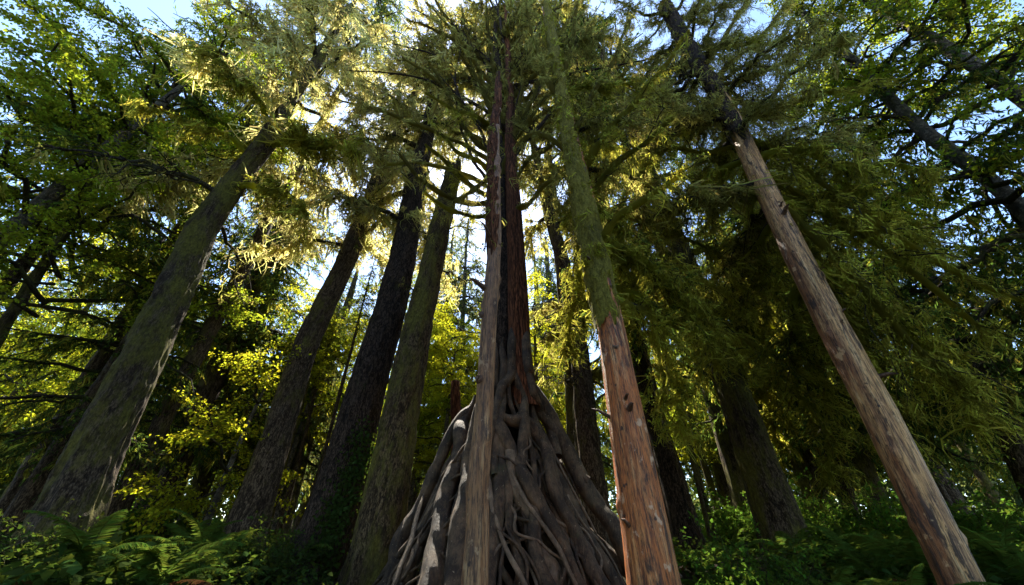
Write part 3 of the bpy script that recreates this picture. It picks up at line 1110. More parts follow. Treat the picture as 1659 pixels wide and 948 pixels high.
def stubs(t, n, z0, z1, mat, seed):
    """short snapped-off branch stubs on a bare trunk"""
    g = np.random.default_rng(seed)
    for k in range(n):
        z = g.uniform(z0, z1)
        p, r = tpoint(t, z)
        az = g.uniform(math.pi * .95, math.pi * 2.05)
        d = np.array([math.cos(az), math.sin(az), g.uniform(-.1, .7)])
        d /= np.linalg.norm(d)
        q = np.array(p - t.base)
        L = g.uniform(.03, .3) ** 1.2
        r0 = g.uniform(.014, .03)
        P = np.array([q + d * r * .6, q + d * (r + .03), q + d * (r + L * .6) + [0, 0, .01], q + d * (r + L) + [0, 0, -.01]])
        mb = MB()
        tubes(mb, P[None], np.array([[r0 * 2, r0 * 1.3, r0, r0 * .35]]), 8)
        mb.build("branch_stub", [M[mat]], t.root)


stubs(I, 7, 1.0, 4.8, "stub_wood", 3)
stubs(J, 9, 1.0, 6.5, "stub_wood", 4)
stubs(pole, 6, 1.0, 6.0, "stub_wood", 5)
for k, (pix, r, kd, ln) in enumerate([
    ([(938, 280, 4.3), (975, 225, 4.1), (1030, 160, 4.0), (1075, 110, 3.9), (1115, 50, 3.9)], .055, "moss_dark", .3),
    ([(945, 320, 4.3), (990, 270, 4.1), (1040, 235, 3.9), (1090, 190, 3.8)], .045, "moss_dark", .45),
    ([(962, 400, 4.3), (1000, 350, 4.0), (1060, 310, 3.8), (1110, 270, 3.7)], .04, "moss_dark", .4),
    ([(925, 240, 4.3), (950, 170, 4.2), (990, 110, 4.1), (1020, 30, 4.0)], .045, "moss_grey", .3),
    ([(905, 150, 4.3), (925, 80, 4.2), (935, 10, 4.2)], .04, "moss_grey", .3),
    ([(908, 165, 4.3), (880, 110, 4.2), (860, 60, 4.2), (850, -10, 4.2)], .035, "moss_grey", .5),
    ([(930, 255, 4.3), (890, 225, 4.3), (860, 215, 4.4), (835, 235, 4.5)], .03, "moss_grey", .4),
    ([(985, 485, 4.35), (1040, 500, 4.9), (1120, 520, 5.4), (1200, 545, 5.8), (1280, 590, 6.2)], .06, "moss_dark", .75),
    ([(970, 430, 4.4), (1040, 420, 5.0), (1110, 440, 5.6), (1180, 475, 6.0)], .05, "moss_dark", .75),
    ([(950, 340, 4.4), (1020, 350, 5.2), (1100, 380, 5.8), (1170, 420, 6.2)], .045, "moss_dark", .7),
]):
    limb(I, pix, r, .015, kd, 85, ln, .04, 60 + k)
for k, (pix, r, kd, ln) in enumerate([
    ([(1195, 215, 4.6), (1260, 245, 4.5), (1340, 300, 4.4), (1440, 380, 4.4), (1560, 450, 4.5), (1680, 500, 4.6)], .05, "moss_dark", .5),
    ([(1220, 265, 4.6), (1270, 330, 4.7), (1330, 420, 4.9), (1390, 520, 5.1), (1430, 600, 5.2)], .045, "moss_dark", .4),
    ([(1235, 300, 4.6), (1310, 380, 4.4), (1400, 470, 4.3), (1500, 580, 4.2), (1570, 640, 4.2)], .04, "moss_dark", .5),
    ([(1240, 310, 4.65), (1180, 320, 5.0), (1110, 330, 5.3), (1050, 380, 5.5)], .04, "moss_dark", .55),
    ([(1205, 235, 4.65), (1150, 250, 5.0), (1090, 240, 5.2), (1040, 270, 5.4)], .035, "moss_dark", .5),
    ([(1185, 195, 4.6), (1250, 180, 4.4), (1330, 150, 4.2), (1400, 140, 4.2)], .045, "moss_dark", .4),
    ([(1150, 130, 4.6), (1200, 90, 4.4), (1250, 40, 4.3), (1290, -20, 4.2)], .05, "moss_grey", .5),
    ([(1140, 110, 4.6), (1180, 50, 4.4), (1210, 0, 4.3)], .04, "moss_grey", .5),
    ([(1160, 140, 4.6), (1230, 120, 4.3), (1290, 90, 4.1), (1325, 30, 4.0)], .04, "moss_grey", .4),
    ([(1270, 380, 4.6), (1340, 460, 4.8), (1400, 560, 4.9), (1440, 680, 5.0)], .04, "moss_dark", .45),
    ([(1225, 280, 4.6), (1330, 330, 4.6), (1450, 420, 4.6), (1600, 540, 4.6)], .04, "moss_dark", .55),
]):
    limb(J, pix, r, .015, kd, 85, ln, .042, 90 + k)
dress(J, ["greyfine", "darkfine"], 16, 6, 12.5, 2.8, 1.8, -.1, .3, azc=1.4, azw=1.7, seed=5)
dress(J, "greyfine", 26, 8.0, 15.8, 2.3, 1.8, -.1, .3, azc=.8, azw=2.6, seed=51)
dress(J, "darkfine", 8, 4.6, 8.5, 3.6, 3.2, -.45, -.2, azc=.7, azw=1.0, seed=6)
dress(I, ["greyfine", "darkfine"], 8, 6.5, 10.5, 2.2, 1.6, -.1, .4, azc=.6, azw=.9, seed=7)
dress(I, "greyfine", 5, 10.5, 15, 1.9, 1.5, -.1, .4, azc=.6, azw=.9, seed=71)
dress(I, "darkfine", 4, 4.6, 7.0, 3.0, 2.6, -.5, -.2, azc=.9, azw=.6, seed=8)
# ------------------------------------------------------------------ other near trunks
A = tree("spruce_tree", "thick mossy spruce trunk with a bright sunlit right edge at the left", [(112, 830, 98), (158, 720, 84), (238, 562, 68), (325, 375, 47), (425, 235, 31), (470, 165, 23)],
         6.0, top=22, mat="bark_moss", flare=.8, seed=17, sides=96, ring=.06)
dress(A, "pale", 17, 9, 21, 3.2, 2.8, -.1, .4, azc=2.5, azw=1.9, seed=9)
dress(A, "pale", 9, 10.2, 20, 2.4, 2.4, -.05, .4, azc=-1.2, azw=1.3, seed=91)
dress(A, ["dark", "bare"], 9, 7.5, 12, 2.8, 2.4, -.3, .1, seed=10)
B = tree("spruce_tree", "mid-sized brown trunk rising from ferns right of the thick mossy spruce", [(392, 880, 66), (420, 790, 54), (452, 690, 46), (500, 550, 37), (566, 405, 30), (610, 300, 24)], 8.5, top=22, mat="bark", flare=.35, seed=19, sides=64, ring=.08)
dress(B, "pale", 22, 8.5, 22, 3.0, 2.2, -.25, .3, seed=11)
Ct = tree("spruce_tree", "dark scaly trunk with leafy vines round its foot and pale hanging moss above", [(500, 948, 98), (543, 800, 76), (585, 650, 60), (624, 520, 49), (650, 420, 40), (670, 320, 31)], 7.6, top=22, mat="bark_dark", flare=.35, seed=23, sides=80, ring=.06)
dress(Ct, "pale", 19, 8.4, 22, 3.3, 2.8, -.3, .3, azc=2.9, azw=1.75, seed=12)
dress(Ct, "pale", 8, 13, 22, 2.8, 2.4, .1, .4, seed=45)
Dt = tree("snag", "tall dead trunk broken off at its top against the white sky", [(598, 948, 84), (618, 830, 68), (644, 680, 56), (670, 570, 47), (697, 450, 38), (718, 350, 31), (734, 275, 24)], 7.0, mat="bark_olive", flare=.3, seed=29, sides=80, ring=.06, cat="dead tree")
tp, tr = Dt.C[-1], Dt.rad[-1]
mb = MB()
g = np.random.default_rng(2)
for k in range(9):      # splintered top
    a = k / 9 * 6.283
    b = tp + np.array([math.cos(a), math.sin(a), 0]) * tr * .75
    h = g.uniform(.15, .8) * (1.9 if math.cos(a) > .3 else .7)
    tubes(mb, np.array([[b - [0, 0, .25], b + [0, 0, h * .5], b + [math.cos(a) * .02, 0, h]]]) - np.array(Dt.base), np.array([[.09, .06, .01]]), 5)
mb.build("broken_top", [M["bark_dark"]], Dt.root)
dress(Dt, "bare", 7, 5, 10.2, 1.0, .7, -.2, .2, seed=13)
K = tree("spruce_tree", "leaning dark trunk draped in moss between the two peeled trunks", [(1275, 880, 76), (1232, 760, 62), (1195, 650, 52), (1160, 560, 44), (1125, 470, 36)], 8.2, top=22, mat="bark_moss", flare=.3, seed=31, sides=64, ring=.08)
dress(K, "dark", 14, 5.8, 14, 3.8, 2.6, -.45, .0, seed=14)
dress(K, "grey", 8, 14, 22, 2.6, 2, 0, .3, seed=15)
G = tree("hemlock_tree", "slender dark stem just right of the root mound, next to a thinner one", [(972, 880, 42), (958, 740, 33), (935, 560, 26), (910, 430, 21), (888, 340, 17), (875, 280, 13)], 8.4, top=17, mat="bark", flare=.3, seed=37, sides=40)
dress(G, "grey", 14, 9.5, 17, 2.2, 1.8, -.2, .3, seed=16)
dress(G, "bare", 9, 3.5, 8, 1.3, 1.2, -.3, .1, seed=17)
H = tree("hemlock_tree", "thin dark stem close between the root mound and the orange trunk", [(962, 870, 30), (944, 700, 22), (940, 560, 21), (940, 450, 17), (938, 360, 13)], 9.2, top=17, mat="bark_moss", flare=.3, seed=41, sides=32)
dress(H, ["dark", "grey"], 18, 4.5, 16, 2.0, 1.5, -.3, .2, seed=18)
# ------------------------------------------------------------------ farther trees with whole crowns
def crown_conifer(H, seed, moss=True):
    g = np.random.default_rng(seed)
    mb = MB()
    n = int(H * 5)
    z = np.sort(g.uniform(.18, .99, n)) * H
    az = np.cumsum(g.normal(2.4, .4, n))
    L = ((H - z) * .20 + .7) * g.uniform(.7, 1.2, n)
    D = norm(np.stack([np.cos(az), np.sin(az), g.uniform(-.15, .35, n)], -1))
    P = twigs(np.stack([z * 0, z * 0, z], -1), D, L, 9, g.uniform(.2, .5, n), g, .08)
    tubes(mb, P, np.outer(.016 + .018 * L, np.linspace(1, .3, 9)), 4, 0)
    K = int(L.sum() * 6.5)
    c, T, i, t = sample(P, K, g, .12)
    sg = np.where(g.uniform(size=K) < .5, 1., -1.)[:, None]
    D2 = norm(T * .6 + np.cross(T, [0, 0, 1.]) * sg * .8 + rdir(K, g) * .25 - np.array([0, 0, .25]))
    l2 = L[i] * .38 * (1.05 - t) + .2
    S2 = twigs(c, D2, l2, 6, g.uniform(.2, .8, K), g, .12)
    tubes(mb, S2, np.outer(np.full(K, .009), np.linspace(1, .4, 6)), 3, 0)
    Q = int(l2.sum() * 30)
    c, T, i, t = sample(S2, Q, g, .05)
    A = T * .6 + rdir(Q, g) * .6
    A[:, 2] -= .15
    leaves(mb, c, A, np.array([0, 0, 1.]) + g.normal(0, .5, (Q, 3)), g.uniform(.09, .22, Q), g.uniform(.025, .055, Q), LEAF4, 1)
    if moss:
        Q = int(l2.sum() * 9)
        c, T, i, t = sample(S2, Q, g)
        strands(mb, c, g.uniform(.06, .4, Q), g.uniform(.02, .05, Q), g, 2)
    return mb


def crown_maple(H, seed, z0=.3, spread=.28, dens=1.):
    g = np.random.default_rng(seed)
    mb = MB()
    n = int(H * 2.2)
    z = np.sort(g.uniform(z0, .95, n)) * H
    az = np.cumsum(g.normal(2.4, .5, n))
    L = H * spread * g.uniform(.6, 1.2, n) * (1.15 - .6 * z / H)
    D = norm(np.stack([np.cos(az), np.sin(az), g.uniform(.05, .6, n)], -1))
    P = twigs(np.stack([z * 0, z * 0, z], -1), D, L, 10, g.uniform(0, .25, n), g, .16)
    tubes(mb, P, np.outer(.014 + .012 * L, np.linspace(1, .25, 10)), 5, 0)
    K = int(L.sum() * 4.5)
    c, T, i, t = sample(P, K, g, .2)
    D2 = norm(T * .6 + rdir(K, g) * np.array([1, 1, .45]))
    l2 = g.uniform(.4, 1.3, K)
    S2 = twigs(c, D2, l2, 6, g.uniform(0, .4, K), g, .15)
    tubes(mb, S2, np.outer(.004 + .005 * l2, np.linspace(1, .3, 6)), 3, 0)
    Q = int(l2.sum() * 160 * dens)
    c, T, i, t = sample(S2, Q, g, .1)
    c = c + g.normal(0, .10, (Q, 3)) * np.array([1, 1, .5])
    A = T + rdir(Q, g)
    A[:, 2] -= .4
    sz = g.uniform(.03, .085, Q)
    leaves(mb, c, A, np.array([0, 0, 1.]) + g.normal(0, .45, (Q, 3)), sz, sz * .95, LEAF6, 1)
    return mb


CROWN = {}
for k in range(3):
    m_ = crown_conifer(17, 200 + k)
    CROWN["conifer", k] = m_.mesh("crown", [M["twig"], M["needle"], M["moss_dark"]])
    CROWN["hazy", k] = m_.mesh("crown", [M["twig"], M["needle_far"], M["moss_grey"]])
    m_ = crown_maple(11, 300 + k)
    CROWN["maple", k] = m_.mesh("crown", [M["twig"], M["maple"]])
    CROWN["gold", k] = m_.mesh("crown", [M["twig"], M["maple_gold"]])
    m_ = crown_maple(16, 340 + k, .3, .25, 1.1)
    CROWN["tallmaple", k] = m_.mesh("crown", [M["twig"], M["maple"]])
    CROWN["tallgold", k] = m_.mesh("crown", [M["twig"], M["maple_gold"]])
    m_ = crown_maple(5, 320 + k, .12, .34, .8)
    CROWN["sapling", k] = m_.mesh("crown", [M["twig"], M["maple_gold"]])
CH = {"conifer": 17, "hazy": 17, "maple": 11, "gold": 11, "sapling": 5, "tallmaple": 16, "tallgold": 16}


def crowned(t, kind, k, height, rot, width=1., lift=0.):
    """set a whole crown on trunk t; its axis follows the trunk"""
    s = height / CH[kind]
    o = bpy.data.objects.new("crown", CROWN[kind, k])
    COL.objects.link(o)
    o.parent = t.root
    ax = Vector(t.C[-1] - t.C[0]).normalized()
    o.rotation_mode = "QUATERNION"
    o.rotation_quaternion = Vector((0, 0, 1)).rotation_difference(ax) @ Quaternion((0, 0, 1), rot)
    o.scale = (s * width, s * width, s)
    o.location = ax * lift
    return o


def far_tree(name, label, pts, Y, top, kind, k, rot, mat="bark", group=None, width=1., cat="tree", lift=0.):
    t = tree(name, label, pts, Y, top=top, mat=mat, style="smooth" if mat == "bark_grey" else "bark", flare=.25, sides=22, ring=.3, group=group)
    crowned(t, kind, k, max(3., t.C[-1][2] - t.C[0][2] - lift) * 1.04, rot, width, lift)
    return t


# right side
far_tree("maple_tree", "grey-barked maple trunk crossing the upper right corner below the top edge", [(1690, 185, 30), (1600, 120, 26), (1480, 45, 20), (1400, -5, 15)], 4.4, 19, "tallmaple", 0, 1., "bark_grey", width=.9)
far_tree("hemlock_tree", "long grey leaning trunk running up from the right edge with dark side branches", [(1690, 375, 30), (1600, 290, 27), (1500, 215, 23), (1400, 120, 18), (1330, 50, 14)], 5.2, 20, "conifer", 0, 2., "bark_grey", width=.8)
far_tree("spruce_tree", "shaded straight trunk glimpsed between drooping boughs near the right edge", [(1650, 730, 46), (1600, 630, 38), (1550, 535, 32), (1490, 430, 26)], 8.5, 19, "conifer", 1, .4, "bark", width=.9)
far_tree("hemlock_tree", "slim trunk left of the long right peeled trunk, foot among ferns", [(1432, 850, 34), (1400, 760, 28), (1365, 670, 24), (1330, 590, 20)], 11, 19, "conifer", 2, 1.4, "bark_moss", lift=0.)
far_tree("hemlock_tree", "thinnest dark pole beside the slim trunk on the right, leaning left", [(1386, 865, 22), (1360, 745, 18), (1332, 640, 15)], 12, 16, "conifer", 0, 3.4, "bark", lift=0.)
far_tree("spruce_tree", "dim trunk standing right behind the moss-draped leaning trunk", [(1340, 850, 44), (1300, 745, 36), (1262, 640, 30)], 13, 22, "conifer", 1, 2.2, "bark_moss", lift=1.)
far_tree("hemlock_tree", "short dark trunk peeping out right behind the orange trunk's foot", [(1104, 830, 42), (1075, 730, 34), (1050, 640, 28)], 10.5, 19, "conifer", 2, 5., "bark_dark", width=.8, lift=1.)
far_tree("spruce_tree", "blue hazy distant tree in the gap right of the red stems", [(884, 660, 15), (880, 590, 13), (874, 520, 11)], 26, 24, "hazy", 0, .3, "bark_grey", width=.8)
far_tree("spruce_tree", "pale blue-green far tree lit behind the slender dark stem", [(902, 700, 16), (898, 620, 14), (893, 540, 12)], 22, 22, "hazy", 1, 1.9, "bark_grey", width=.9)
far_tree("spruce_tree", "tall dark conifer rising between the orange trunk and the right peeled trunk", [(1072, 760, 30), (1040, 600, 24), (1010, 470, 20)], 11.5, 40, "conifer", 0, 4.2, "bark", width=.9, lift=13)
far_tree("spruce_tree", "high conifer whose top fills the sky above the drooping mossy boughs", [(1190, 760, 30), (1140, 600, 25), (1095, 470, 20)], 12.5, 42, "conifer", 1, 1.2, "bark_moss", width=.9, lift=13)
far_tree("spruce_tree", "high conifer whose top closes the sky between the red stems and the orange trunk", [(936, 800, 22), (925, 640, 18), (912, 500, 15)], 9.8, 36, "conifer", 2, 3.3, "bark_moss", width=.6, lift=22)
# left side
far_tree("maple_tree", "grey mottled maple trunk slanting in from the left edge", [(-30, 415, 34), (60, 340, 30), (150, 262, 24), (225, 200, 18)], 6.4, 18, "tallmaple", 1, .7, "bark_grey", width=1.)
far_tree("maple_tree", "dark branching maple in the far left shade", [(-120, 800, 34), (-60, 640, 28), (10, 520, 22), (90, 400, 15)], 7.2, 16, "tallmaple", 2, 2.7, "bark_moss", width=1.)
far_tree("spruce_tree", "blurred grey trunk half hidden behind the thick mossy spruce", [(90, 760, 56), (150, 660, 48), (215, 560, 40), (270, 470, 32)], 8.5, 12, "conifer", 0, 4., "bark")
far_tree("spruce_tree", "straight brown trunk in the gap right of the thick mossy spruce", [(300, 720, 40), (345, 610, 33), (395, 500, 28), (450, 380, 22)], 11.5, 17, "conifer", 1, 5.5, "bark")
far_tree("hemlock_tree", "narrow dark stem just right of the straight brown trunk", [(340, 740, 24), (375, 640, 20), (410, 550, 17)], 13, 19, "conifer", 2, .9, "bark_moss")
far_tree("hemlock_tree", "pole-thin stem left of the straight brown trunk in deep shade", [(272, 720, 18), (312, 620, 15), (350, 530, 13)], 14, 17, "conifer", 0, 2.9, "bark")
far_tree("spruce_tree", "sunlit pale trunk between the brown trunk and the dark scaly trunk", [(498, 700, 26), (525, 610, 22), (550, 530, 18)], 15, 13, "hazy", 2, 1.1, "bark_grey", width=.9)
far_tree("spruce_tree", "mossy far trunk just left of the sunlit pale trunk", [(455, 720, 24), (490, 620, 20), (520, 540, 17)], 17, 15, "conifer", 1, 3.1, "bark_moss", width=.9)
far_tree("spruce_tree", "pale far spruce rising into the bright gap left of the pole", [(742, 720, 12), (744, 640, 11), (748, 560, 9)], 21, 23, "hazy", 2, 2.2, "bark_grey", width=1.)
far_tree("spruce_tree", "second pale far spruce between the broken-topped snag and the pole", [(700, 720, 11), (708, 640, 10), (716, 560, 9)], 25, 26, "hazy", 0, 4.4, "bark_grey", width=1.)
for k in range(26):      # thin shade-grown poles
    y = 9 + (k * 7.3 % 9)
    px = (250 + (k * 61) % 330) if k % 2 else (1120 + (k * 97) % 480)
    p1 = at(px, 800, y)
    lean = (829 - px) * .0 + ((k * 37) % 11 - 5) * .12
    t = Tree()
    t.base = Vector((p1.x, y, float(ground_z(p1.x, y)) - .1))
    h = (9 if k % 2 == 0 else 6.5) + k * 5 % 7 * (1 if k % 2 == 0 else .5)
    t.C = np.array([t.base, t.base + Vector((lean * .5, 0, h * .5)), t.base + Vector((lean, 0, h))])
    t.rad = np.array([.05 + .012 * (k % 5), .05, .015])
    sd_ = "left" if px < 829 else "right"
    t.root = thing("hemlock_tree", "thin shade-grown hemlock pole among the darker trunks on the " + sd_, "tree", t.base, "thin hemlock poles on the " + sd_)
    mb, q, _ = trunk_mesh(t.C, t.rad, "smooth", k, 10, .3)
    o = mb.build("trunk", [M["bark_moss" if k % 3 else "bark"]], t.root)
    o.rotation_mode = "QUATERNION"
    o.rotation_quaternion = q
    crowned(t, "conifer", k % 3, h * .4, k * 1.3, .9, h * .6)
# golden understorey
for lab, px, Y, k, h in [
    ("bright yellow-green maple shining between the snag and the root mound", 700, 13, 0, 8),
    ("glowing yellow maple low behind the root mound's left side", 655, 16, 1, 7),
    ("light green maple behind the clustered red stems", 745, 18, 2, 10),
    ("yellow-green maple standing behind the gap at the brown trunk", 430, 12, 0, 8),
    ("backlit maple right of the root mound among hazy trees", 905, 17, 1, 8),
    ("sunlit low maple deep behind the drooping mossy boughs", 1150, 20, 2, 8),
    ("small gold-tipped maple behind the ferns at left", 330, 9, 2, 4.5),
]:
    x = (at(px, 850, Y)).x
    z = float(ground_z(x, Y))
    p0 = Vector((x, Y, z))
    t = Tree()
    t.base = p0 - Vector((0, 0, .1))
    t.C = np.array([t.base, p0 + Vector((.2, 0, h))])
    t.rad = np.array([.05 + .008 * h, .015])
    t.root = thing("vine_maple", lab, "tree", t.base)
    mb, q, _ = trunk_mesh(t.C, t.rad, "smooth", k + 5, 12, .3)
    o = mb.build("trunk", [M["bark_grey"]], t.root)
    o.rotation_mode = "QUATERNION"
    o.rotation_quaternion = q
    crowned(t, "gold" if h > 5 else "sapling", k, h * 1.1, k * 2.1 + px, 1.0)
far_tree("spruce_tree", "dark-needled spruce high in the upper left corner", [(-190, 700, 40), (-60, 540, 30), (60, 400, 22)], 7.6, 24, "conifer", 1, 2., "bark", width=1.1, lift=4)
far_tree("spruce_tree", "dark conifer crown behind the top of the thick mossy spruce", [(60, 760, 40), (150, 610, 32), (235, 470, 26)], 9.5, 27, "conifer", 2, .5, "bark", width=1.1, lift=10)
far_tree("spruce_tree", "towering conifer whose top closes the bright sky above the mid-sized brown trunk", [(202, 800, 34), (296, 620, 26), (360, 500, 22)], 9.2, 38, "conifer", 0, 1.5, "bark", width=.75, lift=21)
# unseen spruces added behind the camera to block rear sky light
for k, (x, y) in enumerate([(-7, -7), (-1.5, -9), (4.5, -8), (-13, -3), (1, -13), (-5, -12), (-13, -9)]):
    t = Tree()
    t.base = Vector((x, y, float(ground_z(x, y)) - .15))
    t.C = np.array([t.base, t.base + Vector((0, 0, 21))])
    t.rad = np.array([.3, .03])
    t.root = thing("spruce_tree", "unseen spruce added behind the photographer to shade the trunk fronts", "tree", t.base, "unseen shading spruces added behind the photographer")
    mb, q, _ = trunk_mesh(t.C, t.rad, "bark", k, 14, .5, .25)
    mb.build("trunk", [M["bark"]], t.root)
    crowned(t, "conifer", k % 3, 21, k * 1.7, 1.2)
# woods behind, tree by tree
g = np.random.default_rng(77)
spots = []
for k in range(54):
    for _ in range(40):
        y = g.uniform(13, 34)
        x = g.uniform(-1.5, 1.5) * y
        if abs(x + .13 * y) < .10 * y and y < 30:
            continue
        if all((x - a) ** 2 + (y - b) ** 2 > 7 for a, b in spots):
            break
    spots.append((x, y))
    kind = ["conifer", "conifer", "hazy", "maple", "gold"][k % 5]
    if x < 0 and k % 2:
        kind = "maple"
    h = g.uniform(14, 22) if kind in ("conifer", "hazy") else g.uniform(8, 14)
    z = float(ground_z(x, y))
    t = Tree()
    t.base = Vector((x, y, z - .15))
    t.C = np.array([t.base, t.base + Vector((g.normal(0, .4), 0, h))])
    r = .012 * h + g.uniform(0, .1)
    t.rad = np.array([r, .03])
    nm = "maple_tree" if kind in ("maple", "gold") else "spruce_tree"
    side = "left" if x < 0 else "right"
    lab = {"conifer": "dark distant conifer in the woods behind the %s trunks", "hazy": "pale distant conifer in the woods behind the %s trunks",
           "maple": "green distant maple in the woods behind the %s trunks", "gold": "yellowish distant maple in the woods behind the %s trunks"}[kind] % side
    t.root = thing(nm, lab, "tree", t.base, lab.replace("distant ", "").split(" in the ")[0] + "s of the woods on the " + side)
    mb, q, _ = trunk_mesh(t.C, t.rad, "bark", k, 14, .5, .25)
    o = mb.build("trunk", [M["bark_moss" if k % 3 else "bark"]], t.root)
    o.rotation_mode = "QUATERNION"
    o.rotation_quaternion = q
    crowned(t, kind, k % 3, h * 1.05, g.uniform(0, 6.28), g.uniform(.85, 1.2))
# far-off mass of woods
mb = MB()
n = 120000
ph = g.uniform(-1.15, 1.15, n)
rr = g.uniform(36, 52, n)
hh = 13 + 5 * vnoise(np.stack([ph * 9, rr * .1, rr * 0], -1))
zz = g.uniform(0, 1, n) ** 1.7 * hh + .3
C = np.stack([np.sin(ph) * rr, np.cos(ph) * rr, zz], -1)
keep = vnoise(C * np.array([.5, .5, .35])) > -.45 + .3 * zz / hh - 2. * (zz < 5)
C = C[keep]
n = len(C)
sz = g.uniform(.25, .7, n)
leaves(mb, C, rdir(n, g) - np.array([0, 0, .4]), rdir(n, g) + np.array([0, 0, .8]), sz, sz * .6, LEAF6, 0)
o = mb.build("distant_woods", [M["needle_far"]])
o["kind"] = "stuff"

# ------------------------------------------------------------------ ferns
def frond(L, seed):
    g = np.random.default_rng(seed)
    n = 26
    s = np.linspace(0, 1, n)
    a = R(g.uniform(58, 76)) - R(g.uniform(70, 105)) * s ** 1.3
    dx, dz = np.cos(a), np.sin(a)
    P = np.stack([np.cumsum(dx), np.cumsum(dz) * 0 + np.cumsum(g.normal(0, .03, n)), np.cumsum(dz)], -1) * L / n
    mb = MB()
    tubes(mb, P[None], np.linspace(.006, .0015, n)[None], 5, 0)
    m = 42
    t = np.linspace(.10, .985, m)
    c = np.stack([np.interp(t, s, P[:, k]) for k in range(3)], -1)
    T = norm(np.stack([np.interp(t, s, np.gradient(P[:, k])) for k in range(3)], -1))
    prof = L * .155 * np.minimum(1, (t / .3) ** .5) * (1 - t ** 2.2) ** .9 + .012
    for sg in (-1, 1):
        sd = np.array([0, 1., 0]) * sg + 0 * T
        A = sd + T * .32 + g.normal(0, .07, (m, 3))
        A[:, 2] -= .16
        nn = np.cross(T, sd) * sg
        leaves(mb, c, A, nn, prof * g.uniform(.88, 1.1, m), np.full(m, L * .029), np.array([(0, 0, 0), (.1, .5, .1), (.5, .42, .1), (1, 0, -.5), (.5, -.36, .1), (.1, -.4, .1)]), 0)
    return mb


FR = [(frond(1., 500 + k)).mesh("frond", [M["fern"]]) for k in range(9)]
FD = [(frond(1., 540 + k)).mesh("frond", [M["fern_dead"]]) for k in range(3)]


def fern(px, Y, size, label, n=13, seed=0, group=None, x=None):
    g = np.random.default_rng(seed + 900)
    if x is None:
        x = at(px, 900, Y).x
    z = float(ground_z(x, Y))
    t = thing("sword_fern", label, "fern", (x, Y, z), group)
    a = g.uniform(0, 6.28)
    for k in range(n):
        a += 2.4 + g.normal(0, .15)
        dead = k % 6 == 5
        o = bpy.data.objects.new("frond", FD[g.integers(3)] if dead else FR[g.integers(9)])
        COL.objects.link(o)
        o.parent = t
        o.rotation_euler = (g.normal(0, .18), g.uniform(.45, .8) if dead else g.uniform(-.35, .4), a)
        o.scale = (size * g.uniform(.6, 1.15),) * 3
        o.location = (g.normal(0, .03), g.normal(0, .03), 0)


for k, (px, Y, sz, lab) in enumerate([
    (165, 3.7, .85, "large sword fern with arching lit fronds in the lower left corner"),
    (275, 4.0, .75, "sword fern at the bottom edge right of the large lower left fern"),
    (330, 5.2, .85, "sword fern between the thick mossy spruce and the brown trunk"),
    (385, 6.6, 1.0, "backlit sword fern with white-edged fronds before the brown trunk"),
    (465, 7.2, .9, "sword fern beside the foot of the dark scaly trunk"),
    (310, 7.5, 1., "dim sword fern behind the row of left ferns"),
    (1330, 4.6, .85, "sword fern with long fronds right of the bright green shrub"),
    (1405, 5.6, .85, "sword fern before the slim trunk on the right"),
    (1480, 6.6, .9, "sword fern just left of the right peeled trunk's foot"),
    (1295, 6.8, .9, "sword fern at the foot of the moss-draped leaning trunk"),
    (1600, 4.4, .85, "pale sword fern in the lower right corner"),
    (1640, 5.4, .95, "sword fern with blue-green fronds at the right edge"),
    (1560, 6.8, .95, "sword fern behind the right peeled trunk"),
    (1420, 8.5, 1.0, "small far sword fern between the two thin right trunks"),
    (1130, 7.0, .9, "sword fern right behind the orange trunk's foot"),
    (1450, 4.0, .7, "low sword fern at the bottom edge beside the right peeled trunk"),
]):
    fern(px, Y, sz * 1.12, lab, 15, k)
for k in range(44):
    y = g.uniform(5.5, 14)
    x = g.uniform(.3, 1.25) * y * (1 if k % 2 else -1)
    fern(0, y, g.uniform(.8, 1.2), "sword fern half lost in the shade behind the front ferns on the " + ("right" if x > 0 else "left"), 10, 60 + k, "ferns in the shade on the " + ("right" if x > 0 else "left"), x)


# ------------------------------------------------------------------ shrubs, vines, ground cover
def shrub(px, Y, w, h, label, seed, mat="shrub", nl=5200, lf=.05):
    g = np.random.default_rng(seed)
    x = at(px, 900, Y).x
    z = float(ground_z(x, Y))
    t = thing("shrub", label, "shrub", (x, Y, z))
    m = 46
    D = norm(np.stack([g.normal(0, .55 * w / h, m), g.normal(0, .55 * w / h, m), g.uniform(.7, 1.1, m)], -1))
    P = twigs(np.zeros((m, 3)) + g.normal(0, .05, (m, 3)) * [1, 1, 0], D, g.uniform(.5, 1.05, m) * h, 8, g.uniform(0, .35, m), g, .12)
    mb = MB()
    tubes(mb, P, np.outer(np.full(m, .008), np.linspace(1, .3, 8)), 5)
    k = m * 9
    c, T, i, u = sample(P, k, g, .25)
    S2 = twigs(c, norm(T * .5 + rdir(k, g)), g.uniform(.1, .32, k), 5, g.uniform(0, .4, k), g, .1)
    tubes(mb, S2, np.outer(np.full(k, .003), np.linspace(1, .4, 5)), 3)
    mb.build("stems", [M["twig"]], t)
    mb = MB()
    c, T, i, u = sample(S2, nl, g, .1)
    A = T * .5 + rdir(nl, g)
    sz = g.uniform(.6, 1.3, nl) * lf
    leaves(mb, c + g.normal(0, .015, (nl, 3)), A, np.array([0, 0, 1.]) + g.normal(0, .5, (nl, 3)), sz, sz * .62, LEAF6)
    mb.build("foliage", [M[mat]], t)


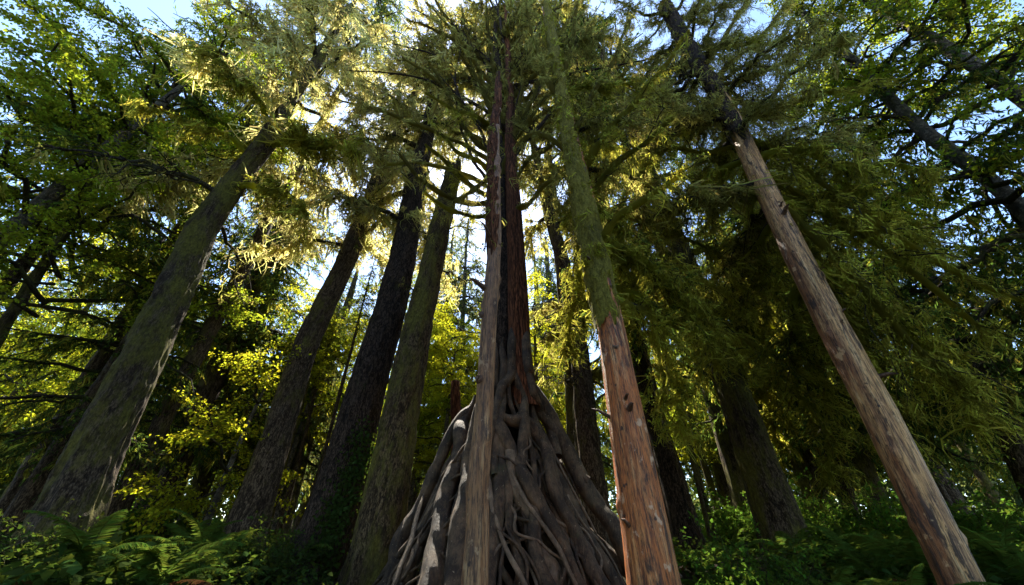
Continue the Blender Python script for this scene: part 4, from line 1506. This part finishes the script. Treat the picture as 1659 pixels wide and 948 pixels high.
shrub(1190, 4.9, 1.25, 1.15, "bright green leafy shrub low between the orange trunk and the ferns", 1)
shrub(1255, 5.6, .8, .6, "darker leafy shrub just behind the bright green one", 2, "herb", 3000)
shrub(440, 6.2, .9, .8, "small-leaved shrub between the brown trunk and the dark scaly trunk", 3, "herb", 3600)
shrub(60, 5.6, 1.1, .8, "dark shrub at the left edge by the thick mossy spruce's foot", 4, "herb", 3600)
shrub(1640, 7.5, 1.5, 1.5, "tall green shrub at the right edge behind the ferns", 5, "shrub", 5200, .06)
shrub(1560, 9, 1.5, 1.3, "leafy shrub in the shade right of the peeled trunk", 6, "shrub", 5200, .06)

for k in range(10):      # head-high bushes deeper in, copies of the nearer ones
    y = g.uniform(9, 17)
    x = (g.uniform(.35, 1.1) if k % 4 else -g.uniform(.5, 1.1)) * y
    src = bpy.data.objects["shrub.004" if k % 2 else "shrub"]
    c = src.copy()
    COL.objects.link(c)
    c.location = (x, y, float(ground_z(x, y)))
    c.rotation_euler = (0, 0, g.uniform(0, 6.28))
    c.scale = (g.uniform(1.1, 1.7),) * 3
    sd_ = "right" if x > 0 else "left"
    c["label"] = "head-high leafy bush deep in the woods behind the %s trunks" % sd_
    c["group"] = "bushes deep in the woods on the " + sd_
    for ch in src.children:
        d = ch.copy()
        COL.objects.link(d)
        d.parent = c

# leafy vine on the foot of the dark scaly trunk
vt = thing("climbing_vine", "leafy green vine climbing the foot of the dark scaly trunk", "vine", at(530, 900, 7.0))
g = np.random.default_rng(55)
P0, A0 = [], []
while len(P0) < 1500:
    u = g.uniform(0, 1) ** 1.2
    px = 510 + u * 90 + g.normal(0, 14)
    py = 930 - u * 230 + g.normal(0, 14)
    yc = 7.6 - (52 - 20 * u) * mpp(px, py, 7.6) * math.sqrt(max(.05, 1 - ((px - (510 + u * 95)) / 60) ** 2)) - .05
    p = at(px, py, yc - g.uniform(0, .08))
    if vnoise(np.array(p) * 4) > -.25:
        P0.append(np.array(p - vt.location))
P0 = np.array(P0)
n = len(P0)
mb = MB()
sz = g.uniform(.04, .085, n)
leaves(mb, P0, rdir(n, g) - [0, 0, .5], np.array([.1, -1., .4]) + g.normal(0, .4, (n, 3)), sz, sz * .75, LEAF6)
mb.build("foliage", [M["herb"]], vt)
mb = MB()
V = []
for k in range(7):
    q = [np.array(at(512 + k * 9 + j * 13 + g.normal(0, 5), 945 - j * 36, 7.6 - (50 - 2 * j) * mpp(530, 800, 7.6) - .02) - vt.location) for j in range(7)]
    V.append(q)
tubes(mb, np.array(V), np.full((7, 7), .01), 5)
mb.build("stems", [M["twig"]], vt)

# low cover on the soil
mb = MB()
n = 90000
y = g.uniform(0, 1, n) ** 1.5 * 24 + 2.2
x = g.uniform(-1.7, 1.7, n) * (y + 1)
dn = vnoise(np.stack([x * .9, y * .9, x * 0], -1))
keep = (np.hypot(x, y) > 2.6) & (dn + g.uniform(-.5, .6, n) > 0) & (np.hypot(x - CX, y - CY) > 2.0) & ~((np.abs(x - .3) < 2.1) & (y < 5.5))
x, y, dn = x[keep], y[keep], dn[keep]
n = len(x)
h = g.uniform(0, 1, n) ** 1.4 * (.28 + .25 * dn) + .02
C = np.stack([x, y, ground_z(x, y) + h], -1)
sz = g.uniform(.04, .11, n)
leaves(mb, C, rdir(n, g) * [1, 1, .5], np.array([0, 0, 1.]) + g.normal(0, .4, (n, 3)), sz, sz * .7, LEAF6)
o = mb.build("ground_cover", [M["herb"]])
o["kind"] = "stuff"
# broken stub behind the mound
tree("snag", "short broken brown stub left behind the root mound", [(738, 720, 20), (738, 660, 17), (739, 618, 13)], 9.5, mat="bark_red", style="peeled", seed=3, sides=20, ring=.1, cat="dead tree")
print("OBJECTS", len(bpy.data.objects), "POLYS", sum(len(m.polygons) for m in bpy.data.meshes))
